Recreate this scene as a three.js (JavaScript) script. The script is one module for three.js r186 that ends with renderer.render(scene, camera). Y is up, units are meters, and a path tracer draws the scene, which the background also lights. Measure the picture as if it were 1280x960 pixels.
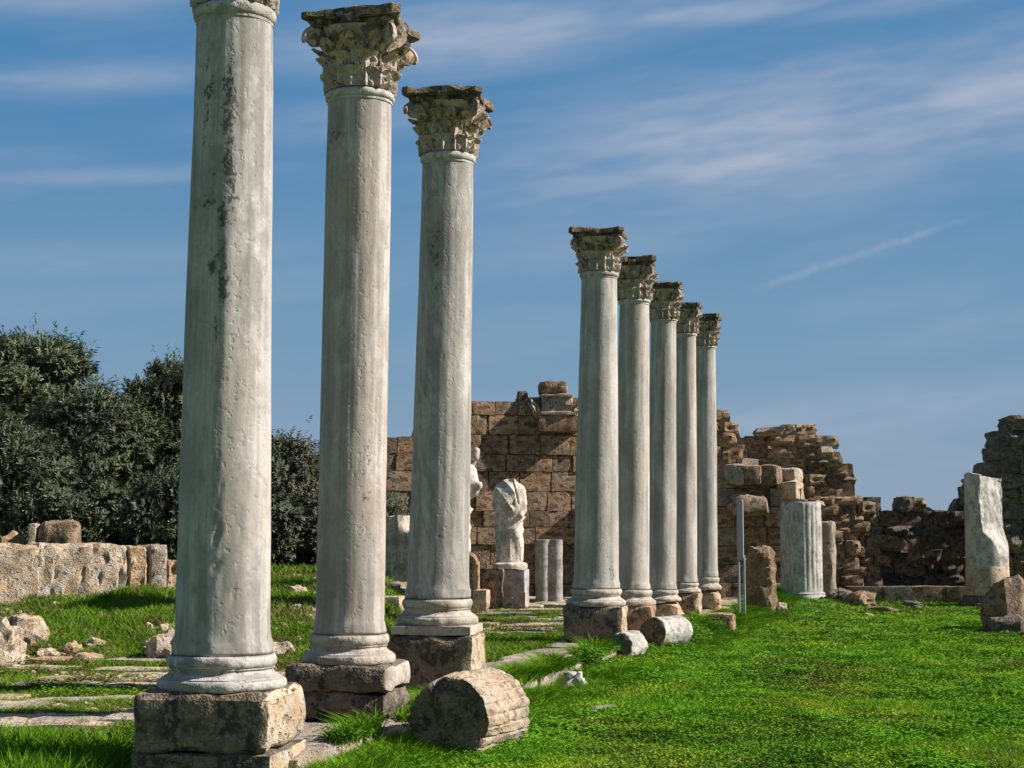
import * as THREE from 'three';
import { mergeGeometries, mergeVertices, toCreasedNormals } from 'three/addons/utils/BufferGeometryUtils.js';
import { MarchingCubes } from 'three/addons/objects/MarchingCubes.js';

// ------------------------------------------------------------------ camera, sky, sun, exposure
const scene = new THREE.Scene();
const F = 2000, CX = 640, CY = 480, HORIZON = 667, EYE = 1.75;          // lens in pixels of the 1280 x 960 photograph
const PITCH = Math.atan((HORIZON - CY) / F);
const camera = new THREE.PerspectiveCamera(2 * Math.atan(480 / F) * 180 / Math.PI, 4 / 3, 0.1, 6000);
camera.position.set(0, EYE, 0);
camera.rotation.x = PITCH;
const SUN_AZ = 88.5, SUN_EL = 37;                                          // degrees from +z (behind the viewer) towards +x
const SUN_STRENGTH = 5.0, SKY_GAIN = 1 / 1.6;
const sunDir = new THREE.Vector3(Math.sin(SUN_AZ * Math.PI / 180) * Math.cos(SUN_EL * Math.PI / 180), Math.sin(SUN_EL * Math.PI / 180), Math.cos(SUN_AZ * Math.PI / 180) * Math.cos(SUN_EL * Math.PI / 180));
const sun = new THREE.DirectionalLight(new THREE.Color().setRGB(1.0, 0.98, 0.945), SUN_STRENGTH);
sun.position.copy(sunDir).multiplyScalar(80).add(new THREE.Vector3(0, 0, -25));
sun.target.position.set(0, 0, -25);
sun.castShadow = true;
sun.shadow.mapSize.set(4096, 4096);
Object.assign(sun.shadow.camera, { left: -40, right: 40, top: 40, bottom: -40, near: 1, far: 200 });
scene.add(sun, sun.target);
const renderer = new THREE.WebGLRenderer({ antialias: true });
renderer.toneMapping = THREE.LinearToneMapping;
renderer.toneMappingExposure = 1.6;
renderer.shadowMap.enabled = true;

// ------------------------------------------------------------------ random numbers and noise
function rng(seed) { let a = seed >>> 0; return () => { a = (a + 0x6D2B79F5) | 0; let t = Math.imul(a ^ (a >>> 15), 1 | a); t = (t + Math.imul(t ^ (t >>> 7), 61 | t)) ^ t; return ((t ^ (t >>> 14)) >>> 0) / 4294967296; }; }
const PERM = new Uint8Array(512), GRAD = new Float32Array(256);
{ const r = rng(77); const p = [...Array(256).keys()]; for (let i = 255; i > 0; i--) { const j = Math.floor(r() * (i + 1)); [p[i], p[j]] = [p[j], p[i]]; } for (let i = 0; i < 512; i++) PERM[i] = p[i & 255]; for (let i = 0; i < 256; i++) GRAD[i] = r() * 2 - 1; }
const sm = t => t * t * t * (t * (t * 6 - 15) + 10);
function n3(x, y, z) {                                                    // smooth noise, -1..1
  const X = Math.floor(x), Y = Math.floor(y), Z = Math.floor(z);
  const u = sm(x - X), v = sm(y - Y), w = sm(z - Z), a = X & 255, b = Y & 255, c = Z & 255;
  const A = PERM[a] + b, B = PERM[a + 1] + b;
  const A0 = PERM[A & 255] + c, A1 = PERM[(A + 1) & 255] + c, B0 = PERM[B & 255] + c, B1 = PERM[(B + 1) & 255] + c;
  const g = i => GRAD[PERM[i & 255]];
  const l = (p, q, t) => p + (q - p) * t;
  return l(l(l(g(A0), g(B0), u), l(g(A1), g(B1), u), v), l(l(g(A0 + 1), g(B0 + 1), u), l(g(A1 + 1), g(B1 + 1), u), v), w);
}
const fbm = (x, y, z, o = 4) => { let s = 0, a = 0.5, f = 1; for (let i = 0; i < o; i++) { s += a * n3(x * f + i * 17.3, y * f + i * 9.1, z * f); a *= 0.5; f *= 2.03; } return s; };
const clamp = (x, a, b) => Math.min(b, Math.max(a, x));
const mix = (a, b, t) => a + (b - a) * t;
const smooth = (a, b, x) => { const t = clamp((x - a) / (b - a), 0, 1); return t * t * (3 - 2 * t); };
const mix3 = (a, b, t) => [mix(a[0], b[0], t), mix(a[1], b[1], t), mix(a[2], b[2], t)];
const RAD = Math.PI / 180;

// ------------------------------------------------------------------ the sky: air, thin cirrus and one old contrail
{
  const W = 4096, H = 2048, data = new Float32Array(W * H * 4);
  const spots = [[9.5, 14.0, 9.5, 2.5, 1.1], [18, 15.0, 9, 2.3, 1.0], [4, 13.0, 6, 1.6, 0.8], [-1, 17.7, 8, 1.3, 1.0], [7, 18.3, 6, 0.6, 0.8], [-15, 15.6, 5.5, 0.7, 0.6], [-17, 18.2, 6, 0.9, 0.6], [-6, 14.6, 5, 0.9, 0.5], [14, 18.2, 5, 0.5, 0.5],
    [12, 4.2, 12, 1.1, 0.45], [16, 7.0, 5, 0.7, 0.3], [-14, 12.4, 7, 0.35, 0.45], [3, 10.6, 7, 1.4, 0.35], [-15, 9.5, 8, 0.8, 0.3]];
  for (let j = 0; j < H; j++) {
    const el = ((j + 0.5) / H - 0.5) * Math.PI, y = Math.sin(el), c = Math.cos(el), eld = el / RAD;
    for (let i = 0; i < W; i++) {
      const k = (j * W + i) * 4;
      let col;
      if (y < -0.03) col = [0.30, 0.33, 0.35];
      else {
        const ph = ((i + 0.5) / W - 0.5) * 2 * Math.PI, x = Math.cos(ph) * c, z = Math.sin(ph) * c;
        const t = clamp(y, 0, 1);
        col = mix3(mix3([0.275, 0.37, 0.49], [0.175, 0.325, 0.485], smooth(0, 0.13, t)), [0.068, 0.23, 0.455], smooth(0.1, 0.29, t));
        col = mix3(col, [0.03, 0.075, 0.165], smooth(0.28, 0.8, t));
        const az = Math.atan2(x, -z) / RAD;
        const yy = y - 0.10 * x;
        let m = smooth(0.1, 0.6, n3(x * 3.1 + 5, yy * 9, z * 3.1) + 0.4 * n3(x * 7, yy * 22 + 3, z * 7)) * 0.75;        // cirrus fields all round the sky
        if (Math.abs(az) < 40 && eld < 30) {
          const inside = smooth(40, 26, Math.abs(az)) * smooth(30, 23, eld);
          let p = 0.05 + 0.10 * smooth(0.1, 0.5, n3(x * 9, yy * 60, z * 9));
          for (const [a, e, ra, re, s] of spots) { const dx = (az - a) / ra, dy = (eld - e - 0.09 * (az - a)) / re; const q = Math.exp(-1.1 * (dx * dx + dy * dy)); p = Math.max(p, q * s); }
          m = mix(m, p, inside);
        }
        const streak = 0.5 + 0.5 * n3(x * 14, yy * 95, z * 14) * 0.8 + 0.28 * n3(x * 34, yy * 260 + 4, z * 34) + 0.16 * n3(x * 90, yy * 560, z * 90);
        const broad = 0.55 + 0.6 * n3(x * 8 + 3, yy * 40, z * 8);
        let d = m * clamp(0.30 + streak * 0.62 + broad * 0.35 - 0.15, 0, 1.3);
        // contrail
        const s = (az - 9.0) / (16.6 - 9.0), te = mix(8.75, 10.95, s);
        if (s > -0.1 && s < 1.1) { const w = mix(0.13, 0.085, s), o = (eld - te + 0.04 * n3(az * 2.5, 1, 1)) / w; d += 0.34 * Math.exp(-o * o) * smooth(-0.1, 0.15, s) * smooth(1.1, 0.7, s) * (0.75 + 0.3 * n3(az * 5, 3, 2)); }
        d = clamp(d, 0, 1);
        col = mix3(col, [0.43, 0.485, 0.60], d);
      }
      data[k] = col[0] * SKY_GAIN; data[k + 1] = col[1] * SKY_GAIN; data[k + 2] = col[2] * SKY_GAIN; data[k + 3] = 1;
    }
  }
  const tex = new THREE.DataTexture(data, W, H, THREE.RGBAFormat, THREE.FloatType);
  tex.mapping = THREE.EquirectangularReflectionMapping; tex.magFilter = THREE.LinearFilter; tex.needsUpdate = true;
  scene.background = tex; scene.environment = tex;
}

// ------------------------------------------------------------------ from photo pixels to places
const cosP = Math.cos(PITCH), sinP = Math.sin(PITCH);
function yAt(py, d) { const t = (CY - py) / F; return EYE + d * (t * cosP + sinP) / (cosP - t * sinP); }        // height seen at row py, d metres ahead
function zc(d, y) { return d * cosP + (y - EYE) * sinP; }
function xAt(px, d, y = 1) { return (px - CX) / F * zc(d, y); }
function dAt(py, y) { const t = (CY - py) / F; return (y - EYE) * (cosP - t * sinP) / (t * cosP + sinP); }      // distance of a point of height y seen at row py
const pxOf = (x, d, y) => CX + F * x / zc(d, y);
const ROW_TAN = 559 / F * cosP, ROW_AZ = Math.atan(ROW_TAN), ROW0 = -5.16;
const rowX = d => ROW0 + ROW_TAN * d;
const off = (x, d) => (x - rowX(d)) * Math.cos(ROW_AZ);                       // metres to the right of the colonnade's axis
const STY = 0.24;                                                          // top of the stylobate

// ------------------------------------------------------------------ the lie of the land
function ground(x, d) {
  const o = off(x, d);
  const lawn = 0.035 * n3(x * 0.5, 3, d * 0.5) + 0.02 * n3(x * 1.7, 1, d * 1.7) + 0.30 * Math.exp(-(((x - 6.4) / 1.9) ** 2) - ((d - 37.6) / 2.6) ** 2) + 0.12 * smooth(1.5, 0.5, o) * smooth(17, 24, d);
  const flat = mix(0.03, 0.185, smooth(11.6, 12.9, d - 0.4 * n3(x * 0.8, 5, 0)));
  const bank = smooth(18.6, 24.2, d + 0.5 * n3(x * 0.7, 2, d * 0.4)) * smooth(-1.3, -2.9, x);
  const left = flat + 0.68 * bank + bank * 0.08 * n3(x * 1.1, 7, d * 1.1) + 0.02 * n3(x * 2, 4, d * 2);
  return mix(left, lawn, smooth(-0.35, 0.35, o));
}
const G = (x, d) => ground(x, d);

// ------------------------------------------------------------------ textures
function tileNoise(w, h, cx, cy, oct, seed, gain = 0.5) {
  const out = new Float32Array(w * h); let amp = 1, tot = 0;
  for (let o = 0; o < oct; o++) {
    const nx = Math.max(1, Math.round(cx * 2 ** o)), ny = Math.max(1, Math.round(cy * 2 ** o)); if (nx > w || ny > h) break;
    const r = rng(seed * 131 + o * 7919 + 5), lat = new Float32Array(nx * ny); for (let i = 0; i < lat.length; i++) lat[i] = r();
    const xi = new Int32Array(w), xf = new Float32Array(w); for (let i = 0; i < w; i++) { const f = i / w * nx; xi[i] = Math.floor(f); xf[i] = sm(f - xi[i]); }
    for (let j = 0; j < h; j++) {
      const f = j / h * ny, y0 = Math.floor(f), v = sm(f - y0), a = (y0 % ny) * nx, b = ((y0 + 1) % ny) * nx;
      for (let i = 0; i < w; i++) { const x0 = xi[i] % nx, x1 = (x0 + 1) % nx, u = xf[i]; const p = lat[a + x0] + (lat[a + x1] - lat[a + x0]) * u, q = lat[b + x0] + (lat[b + x1] - lat[b + x0]) * u; out[j * w + i] += amp * (p + (q - p) * v); }
    }
    tot += amp; amp *= gain;
  }
  for (let i = 0; i < out.length; i++) out[i] /= tot;
  return out;
}
const toS = l => { l = clamp(l, 0, 1); return 255 * (l <= 0.0031308 ? 12.92 * l : 1.055 * l ** (1 / 2.4) - 0.055); };
function tex(w, h, fn, srgb = true) {
  const data = new Uint8Array(w * h * 4);
  for (let k = 0; k < w * h; k++) { const c = fn(k, k % w, Math.floor(k / w)); if (srgb) { data[k * 4] = toS(c[0]); data[k * 4 + 1] = toS(c[1]); data[k * 4 + 2] = toS(c[2]); } else { data[k * 4] = data[k * 4 + 1] = data[k * 4 + 2] = 255 * clamp(c, 0, 1); } data[k * 4 + 3] = 255; }
  const t = new THREE.DataTexture(data, w, h); t.wrapS = t.wrapT = THREE.RepeatWrapping; t.magFilter = THREE.LinearFilter; t.minFilter = THREE.LinearMipmapLinearFilter; t.generateMipmaps = true;
  if (srgb) t.colorSpace = THREE.SRGBColorSpace; t.needsUpdate = true; return t;
}
const N = 512;
const nA = tileNoise(N, N, 4, 4, 6, 1), nB = tileNoise(N, N, 9, 9, 5, 2), nC = tileNoise(N, N, 40, 40, 3, 3), nD = tileNoise(N, N, 3, 14, 5, 4), nE = tileNoise(N, N, 18, 18, 4, 6, 0.6), nF = tileNoise(N, N, 100, 100, 2, 8);
const nAt = (a, i, j, dx = 0, dy = 0) => a[((j + dy) & (N - 1)) * N + ((i + dx) & (N - 1))];
// tan limestone and sandstone, pitted
const pit = (k) => smooth(0.60, 0.72, nE[k]) * 0.9 + smooth(0.62, 0.74, nC[k]) * 0.5;
const sandMap = tex(N, N, (k, i, j) => {
  let c = mix3([0.36, 0.255, 0.165], [0.52, 0.40, 0.285], smooth(0.3, 0.7, nA[k]));
  c = mix3(c, [0.44, 0.26, 0.13], 0.55 * smooth(0.52, 0.7, nB[k]));
  c = mix3(c, [0.30, 0.29, 0.26], 0.5 * smooth(0.55, 0.68, nAt(nB, i, j, 200, 77)));
  const p = pit(k); c = mix3(c, [0.15, 0.10, 0.065], 0.75 * clamp(p, 0, 1));
  const g = 0.8 + 0.4 * nF[k]; return [c[0] * g, c[1] * g, c[2] * g];
});
const sandBump = tex(N, N, (k) => clamp(0.55 + 0.35 * (nA[k] - 0.5) + 0.45 * (nC[k] - 0.5) - 0.55 * pit(k) + 0.2 * (nF[k] - 0.5), 0, 1), false);
// brown weathered building stone with black and grey crusts
const wallMap = tex(N, N, (k, i, j) => {
  let c = mix3([0.205, 0.125, 0.075], [0.31, 0.205, 0.125], smooth(0.3, 0.7, nA[k]));
  c = mix3(c, [0.34, 0.19, 0.09], 0.45 * smooth(0.5, 0.68, nAt(nB, i, j, 90, 31)));
  c = mix3(c, [0.075, 0.06, 0.047], 0.75 * smooth(0.5, 0.64, nB[k] * 0.7 + nE[k] * 0.3));
  c = mix3(c, [0.05, 0.036, 0.026], 0.8 * clamp(pit(k), 0, 1));
  const g = 0.75 + 0.5 * nF[k]; return [c[0] * g, c[1] * g, c[2] * g];
});
// dark lichen-covered stone
const lichMap = tex(N, N, (k, i, j) => {
  let c = mix3([0.085, 0.068, 0.052], [0.17, 0.13, 0.095], smooth(0.35, 0.65, nA[k]));
  c = mix3(c, [0.036, 0.032, 0.028], 0.85 * smooth(0.47, 0.58, nB[k]));
  c = mix3(c, [0.21, 0.15, 0.09], 0.5 * smooth(0.56, 0.66, nAt(nE, i, j, 60, 210)));
  c = mix3(c, [0.19, 0.18, 0.15], 0.6 * smooth(0.6, 0.68, nAt(nC, i, j, 13, 40)));
  const g = 0.7 + 0.6 * nF[k]; return [c[0] * g, c[1] * g, c[2] * g];
});
// weathered white marble
const marbleMap = tex(N, N, (k, i, j) => {
  let c = mix3([0.30, 0.262, 0.225], [0.485, 0.43, 0.38], smooth(0.3, 0.68, nA[k]));
  c = mix3(c, [0.30, 0.24, 0.19], 0.45 * smooth(0.55, 0.7, nB[k]));
  c = mix3(c, [0.16, 0.14, 0.12], 0.55 * smooth(0.58, 0.68, nAt(nE, i, j, 101, 55)));
  const g = 0.87 + 0.26 * nF[k]; return [c[0] * g, c[1] * g, c[2] * g];
});
// marble with dark crust, deepened to carry shade, and orange lichen, for the capitals
const capMap = tex(N, N, (k, i, j) => {
  let c = mix3([0.24, 0.195, 0.155], [0.43, 0.37, 0.31], smooth(0.3, 0.68, nA[k]));
  c = mix3(c, [0.085, 0.066, 0.048], 0.85 * smooth(0.49, 0.60, nB[k] * 0.6 + nE[k] * 0.4));
  c = mix3(c, [0.30, 0.18, 0.09], 0.25 * smooth(0.60, 0.7, nAt(nB, i, j, 33, 140)));
  const g = 0.8 + 0.4 * nF[k]; return [c[0] * g, c[1] * g, c[2] * g];
});
const crustMap = tex(N, N, (k, i, j) => {
  let c = mix3([0.055, 0.043, 0.032], [0.12, 0.09, 0.06], smooth(0.35, 0.65, nA[k]));
  c = mix3(c, [0.28, 0.135, 0.035], 0.75 * smooth(0.52, 0.63, nB[k]));
  c = mix3(c, [0.30, 0.27, 0.22], 0.7 * smooth(0.58, 0.66, nAt(nE, i, j, 33, 140)));
  const g = 0.75 + 0.5 * nF[k]; return [c[0] * g, c[1] * g, c[2] * g];
});
const marbleBump = tex(N, N, (k) => clamp(0.6 + 0.3 * (nA[k] - 0.5) + 0.25 * (nC[k] - 0.5) - 0.35 * smooth(0.6, 0.72, nE[k]) + 0.12 * (nF[k] - 0.5), 0, 1), false);
const groundMap = tex(1024, 1024, (() => { const a = tileNoise(1024, 1024, 8, 8, 6, 21), b = tileNoise(1024, 1024, 30, 30, 4, 22), f = tileNoise(1024, 1024, 200, 200, 2, 23); return k => {
  let c = mix3([0.065, 0.11, 0.012], [0.10, 0.185, 0.012], smooth(0.35, 0.65, a[k])); c = mix3(c, [0.12, 0.085, 0.05], 0.55 * smooth(0.56, 0.68, b[k])); const g = 0.6 + 0.8 * f[k]; return [c[0] * g, c[1] * g, c[2] * g]; }; })());
groundMap.repeat.set(1, 1);

// shafts: cylinder maps, u round the shaft (0.5 faces the viewer), v up
function shaftMap(seed, spots, o = {}) {
  const w = 512, h = 1024, r = rng(seed);
  const st = tileNoise(w, h, 26, 3, 5, seed + 1), bl = tileNoise(w, h, 5, 10, 6, seed + 2), fi = tileNoise(w, h, 90, 180, 3, seed + 3, 0.7), me = tileNoise(w, h, 22, 40, 5, seed + 4, 0.6), fs = tileNoise(w, h, 110, 9, 3, seed + 5);
  const vn = tileNoise(w, h, 4, 9, 5, seed + 6), vein = o.vein ?? 0.2, tilt = o.tilt ?? 0; const warm = o.warm ?? 0.35, grey = o.grey ?? 0.35;
  return tex(w, h, (k, i, j) => {
    const th = (i / w - 0.5) * 2 * Math.PI, v = j / h;
    let c = mix3([0.295, 0.26, 0.222], [0.495, 0.44, 0.39], smooth(0.3, 0.68, 0.55 * st[k] + 0.45 * bl[k]));
    c = mix3(c, [0.35, 0.27, 0.205], warm * smooth(0.5, 0.68, bl[(k + 31777) % (w * h)]));
    c = mix3(c, [0.19, 0.175, 0.15], grey * smooth(0.5, 0.66, st[(k + 9000) % (w * h)] * 0.6 + me[k] * 0.4));
    c = mix3(c, [0.24, 0.21, 0.175], 0.35 * smooth(0.6, 0.74, fs[k]));
    { const jj = ((j + tilt * i) % h + h) % h, q = vn[Math.floor(jj) * w + i], rg = 1 - Math.abs(2 * q - 1); c = mix3(c, [0.22, 0.205, 0.18], vein * smooth(0.93, 0.99, rg)); c = mix3(c, [0.24, 0.22, 0.19], vein * 0.8 * smooth(0.56, 0.66, q)); }
    let s = 0;
    for (const [t0, v0, rt, rv, a] of spots) { const dx = (th - t0 + 0.12 * (bl[k] - 0.5)) / rt, dy = (v - v0) / rv; s = Math.max(s, a * Math.exp(-dx * dx - dy * dy)); }
    const thr = 0.74 - 0.36 * s;
    const cr = Math.max(smooth(thr - 0.03, thr + 0.13, 0.45 * me[k] + 0.55 * fi[k]) * (s > 0.05 ? 1 : 0.4), 0);
    c = mix3(c, [0.05, 0.042, 0.034], 0.85 * cr);
    const g = 0.86 + 0.28 * fi[k]; return [c[0] * g, c[1] * g, c[2] * g];
  });
}
const shaftBump = (() => { const w = 512, h = 1024, st = tileNoise(w, h, 30, 4, 5, 51), pi = tileNoise(w, h, 50, 100, 3, 52, 0.6), f = tileNoise(w, h, 128, 256, 2, 53);
  return tex(w, h, k => clamp(0.6 + 0.45 * (st[k] - 0.5) - 0.5 * smooth(0.66, 0.78, pi[k]) + 0.18 * (f[k] - 0.5), 0, 1), false); })();

// ------------------------------------------------------------------ materials
const mat = (map, bump, bs, o = {}) => new THREE.MeshStandardMaterial({ map, bumpMap: bump, bumpScale: bs, roughness: 0.92, metalness: 0, ...o });
const C = (r, g, b) => new THREE.Color().setRGB(r, g, b);
const M = {
  sand: mat(sandMap, sandBump, 0.035), sandPale: mat(sandMap, sandBump, 0.03, { color: C(1, 0.98, 0.94) }), sandWarm: mat(sandMap, sandBump, 0.035, { color: C(1, 0.86, 0.72) }), sandGrey: mat(sandMap, sandBump, 0.03, { color: C(0.72, 0.74, 0.76) }),
  wall: [C(1.25, 1.24, 1.24), C(1.3, 1.15, 1.02), C(1.0, 0.98, 0.96), C(1.4, 1.28, 1.12), C(0.75, 0.74, 0.72)].map(c => mat(wallMap, sandBump, 0.04, { color: c })),
  rubble: [C(1.5, 1.45, 1.4), C(1.15, 1.1, 1.04), C(1.5, 1.4, 1.28), C(0.85, 0.83, 0.8)].map(c => mat(wallMap, sandBump, 0.045, { color: c })),
  dark: [C(1.15, 1.12, 1.08), C(1.1, 1.0, 0.9), C(0.85, 0.85, 0.85)].map(c => mat(lichMap, sandBump, 0.04, { color: c })),
  lich: mat(lichMap, sandBump, 0.03, { color: C(1.0, 0.95, 0.9) }),
  marble: mat(marbleMap, marbleBump, 0.012), marbleWarm: mat(marbleMap, marbleBump, 0.012, { color: C(1, 0.93, 0.84) }), marbleGrey: mat(marbleMap, marbleBump, 0.012, { color: C(0.78, 0.80, 0.83) }),
  cap: mat(capMap, marbleBump, 0.02, { color: C(1.12, 0.98, 0.9) }), capPale: mat(marbleMap, marbleBump, 0.018, { color: C(1.0, 0.90, 0.82) }), crust: mat(crustMap, sandBump, 0.025),
  ground: mat(groundMap, null, 0), metal: new THREE.MeshStandardMaterial({ color: C(0.30, 0.31, 0.32), roughness: 0.55, metalness: 0.35 }),
  bark: mat(lichMap, sandBump, 0.03, { color: C(0.8, 0.75, 0.7) }),
};

// ------------------------------------------------------------------ shape helpers
function erode(g, amp, freq, seed = 0, oct = 3) {                            // moves each point by smooth noise; points in one place stay together
  const p = g.attributes.position, s = seed * 3.71;
  for (let i = 0; i < p.count; i++) { const x = p.getX(i), y = p.getY(i), z = p.getZ(i); p.setXYZ(i, x + 2 * amp * fbm(x * freq + s, y * freq, z * freq, oct), y + 2 * amp * fbm(x * freq, y * freq + s + 31, z * freq, oct), z + 2 * amp * fbm(x * freq, y * freq, z * freq + s + 67, oct)); }
  return g;
}
function boxUV(g, tile = 1.2, seed = 0) {                                     // uv in metres, by the way each face points
  const p = g.attributes.position, uv = new Float32Array(p.count * 2), a = new THREE.Vector3(), b = new THREE.Vector3(), c = new THREE.Vector3(), r = rng(seed * 977 + 3), ou = r(), ov = r();
  for (let i = 0; i < p.count; i += 3) {
    a.fromBufferAttribute(p, i); b.fromBufferAttribute(p, i + 1); c.fromBufferAttribute(p, i + 2);
    const n = b.clone().sub(a).cross(c.clone().sub(a)), x = Math.abs(n.x), y = Math.abs(n.y), z = Math.abs(n.z);
    [a, b, c].forEach((q, k) => { const [u, v] = y >= x && y >= z ? [q.x, q.z] : x >= z ? [q.z, q.y] : [q.x, q.y]; uv[(i + k) * 2] = u / tile + ou; uv[(i + k) * 2 + 1] = v / tile + ov; });
  }
  g.setAttribute('uv', new THREE.BufferAttribute(uv, 2)); return g;
}
function weld(g) { const q = new THREE.BufferGeometry(); q.setAttribute('position', g.attributes.position.clone()); if (g.index) q.setIndex(g.index.clone()); return mergeVertices(q, 1e-4); }
function finish(g, crease = 0.8, tile = 1.2, seed = 0) { return boxUV(toCreasedNormals(weld(g), crease), tile, seed); }
function block(w, h, d, { r = 0.03, amp = 0.015, freq = 3, seed = 1, seg = 0.18, max = 10, tile = 1.2, crease = 0.7, chip = 0 } = {}) {   // a worn block standing on y = 0
  const s = v => clamp(Math.round(v / seg), 2, max);
  const g = new THREE.BoxGeometry(w, h, d, s(w), s(h), s(d)), p = g.attributes.position, v = new THREE.Vector3(), q = new THREE.Vector3();
  const hw = w / 2 - r, hh = h / 2 - r, hd = d / 2 - r, sx = seed * 5.3;
  for (let i = 0; i < p.count; i++) {
    v.fromBufferAttribute(p, i); q.set(clamp(v.x, -hw, hw), clamp(v.y, -hh, hh), clamp(v.z, -hd, hd)); v.sub(q); if (v.lengthSq() > 1e-9) v.setLength(r);
    const n = v.clone().normalize();
    let k = amp * (1.4 * n3(q.x * freq + sx, q.y * freq, q.z * freq) + 0.7 * n3(q.x * freq * 2.7, q.y * freq * 2.7 + sx, q.z * freq * 2.7));
    if (chip) { const e = (Math.abs(q.x) > hw - 0.02) + (Math.abs(q.y) > hh - 0.02) + (Math.abs(q.z) > hd - 0.02); if (e >= 2) k -= chip * (0.4 + 0.8 * Math.abs(n3(q.x * 4 + sx, q.y * 4, q.z * 4 + 9))); }
    p.setXYZ(i, q.x + v.x + n.x * k, q.y + v.y + n.y * k + h / 2, q.z + v.z + n.z * k);
  }
  return finish(g, crease, tile, seed);
}
function twoFaced(g, axis = 'x') {                                               // groups: 0 = all other faces, 1 = faces that point to +x, for clean stone beside lichen-covered stone, and for drum ends and a slab front with shade in their colour
  const p = g.attributes.position, a = new THREE.Vector3(), b = new THREE.Vector3(), c = new THREE.Vector3(), one = [], two = [];
  for (let i = 0; i < p.count; i += 3) { a.fromBufferAttribute(p, i); b.fromBufferAttribute(p, i + 1); c.fromBufferAttribute(p, i + 2); b.sub(a); c.sub(a); b.cross(c).normalize(); (b[axis] > 0.6 ? two : one).push(i, i + 1, i + 2); }
  g.setIndex([...one, ...two]); g.clearGroups(); g.addGroup(0, one.length, 0); g.addGroup(one.length, two.length, 1); return g;
}
function rock(rx, ry, rz, seed, { detail = 3, amp = 0.28, freq = 1.6, tile = 1.0, flat = 0.55 } = {}) {                              // an uneven boulder, base near y = 0
  const g = weld(new THREE.IcosahedronGeometry(1, detail)), p = g.attributes.position, s = seed * 7.7;
  for (let i = 0; i < p.count; i++) {
    const x = p.getX(i), y = p.getY(i), z = p.getZ(i); let k = 1 + amp * 2 * fbm(x * freq + s, y * freq, z * freq, 4) - 0.10 * Math.abs(n3(x * 4 + s, y * 4, z * 4));
    const c = 0.82; const m = Math.max(Math.abs(x), Math.abs(y), Math.abs(z)); k *= mix(1, c / m, flat * 0.6);
    p.setXYZ(i, x * k * rx, y * k * ry + ry * 0.62, z * k * rz);
  }
  return finish(g, 0.55, tile, seed);
}
function ring(profile, { seg = 64, amp = 0, freq = 3, seed = 0, cyl = false, tile = 1.2, flute = null, dents = [], shift = null } = {}) {   // a turned shape from [radius, height] points, closed at both ends when the radius ends at 0
  const rows = profile.length, pos = [], uv = [], idx = [], y0 = profile[0][1], y1 = profile[rows - 1][1];
  for (let j = 0; j < rows; j++) for (let i = 0; i <= seg; i++) {
    const th = (i / seg - 0.5) * 2 * Math.PI, [r0, y] = profile[j]; const ii = i === seg ? 0 : i, tt = (ii / seg - 0.5) * 2 * Math.PI;
    let r = r0; const sx = Math.sin(tt), cz = Math.cos(tt);
    if (r > 0 && amp) r += amp * (1.3 * n3(sx * freq + seed * 3, y * freq * 0.45, cz * freq) + 0.7 * n3(sx * freq * 3.3, y * freq * 1.6 + seed * 3, cz * freq * 3.3));
    if (r > 0 && flute) r -= flute(tt, y);
    if (r > 0) for (const [t0, v0, rt, rv, dp] of dents) { const dx = (tt - t0) / rt, dy = (y - v0) / rv, q = dx * dx + dy * dy; if (q < 6) r -= dp * Math.exp(-q * q); }
    const [hx, hz] = shift ? shift(y) : [0, 0];
    pos.push(r * Math.sin(tt) + hx, y, r * Math.cos(tt) + hz); uv.push(i / seg, (y - y0) / (y1 - y0));
  }
  for (let j = 0; j < rows - 1; j++) for (let i = 0; i < seg; i++) { const a = j * (seg + 1) + i, b = a + 1, c = a + seg + 1, e = c + 1; idx.push(a, b, e, a, e, c); }
  const g = new THREE.BufferGeometry(); g.setAttribute('position', new THREE.Float32BufferAttribute(pos, 3)); g.setAttribute('uv', new THREE.Float32BufferAttribute(uv, 2)); g.setIndex(idx);
  if (!cyl) return finish(g, 0.9, tile, seed);
  g.computeVertexNormals(); return g;
}
const place = (g, x, y, z, ry = 0, rx = 0, rz = 0) => g.applyMatrix4(new THREE.Matrix4().compose(new THREE.Vector3(x, y, z), new THREE.Quaternion().setFromEuler(new THREE.Euler(rx, ry, rz)), new THREE.Vector3(1, 1, 1)));

// ------------------------------------------------------------------ object helpers
const taken = {};
function numbered(n) { const k = taken[n] ?? 0; taken[n] = k + 1; return k ? `${n}_${String(k).padStart(3, '0')}` : n; }
function shade(o) { o.castShadow = o.receiveShadow = true; return o; }
function mesh(name, g, m, parent) { const o = shade(new THREE.Mesh(g, m)); o.name = name; parent.add(o); return o; }
function thing(name, label, category, [x, y, z] = [0, 0, 0], turn = 0, group) { const o = new THREE.Group(); o.name = numbered(name); o.position.set(x, y, z); o.rotation.y = turn; o.userData = { label, category, kind: 'thing' }; if (group) o.userData.group = group; scene.add(o); return o; }
function single(name, g, m, label, category, [x, y, z] = [0, 0, 0], turn = 0, group) { const o = shade(new THREE.Mesh(g, m)); o.name = numbered(name); o.position.set(x, y, z); o.rotation.y = turn; o.userData = { label, category, kind: 'thing' }; if (group) o.userData.group = group; scene.add(o); return o; }
function structure(name, o) { o.name = numbered(name); o.userData = { kind: 'structure' }; scene.add(o); return o; }
const bare = [];                                                            // places without grass: [x, d, half width, half depth, turn]
const noGrass = (x, d, hx, hd = hx, turn = 0) => bare.push([x, d, hx, hd, Math.cos(turn), Math.sin(turn), Math.hypot(hx, hd)]);
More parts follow.
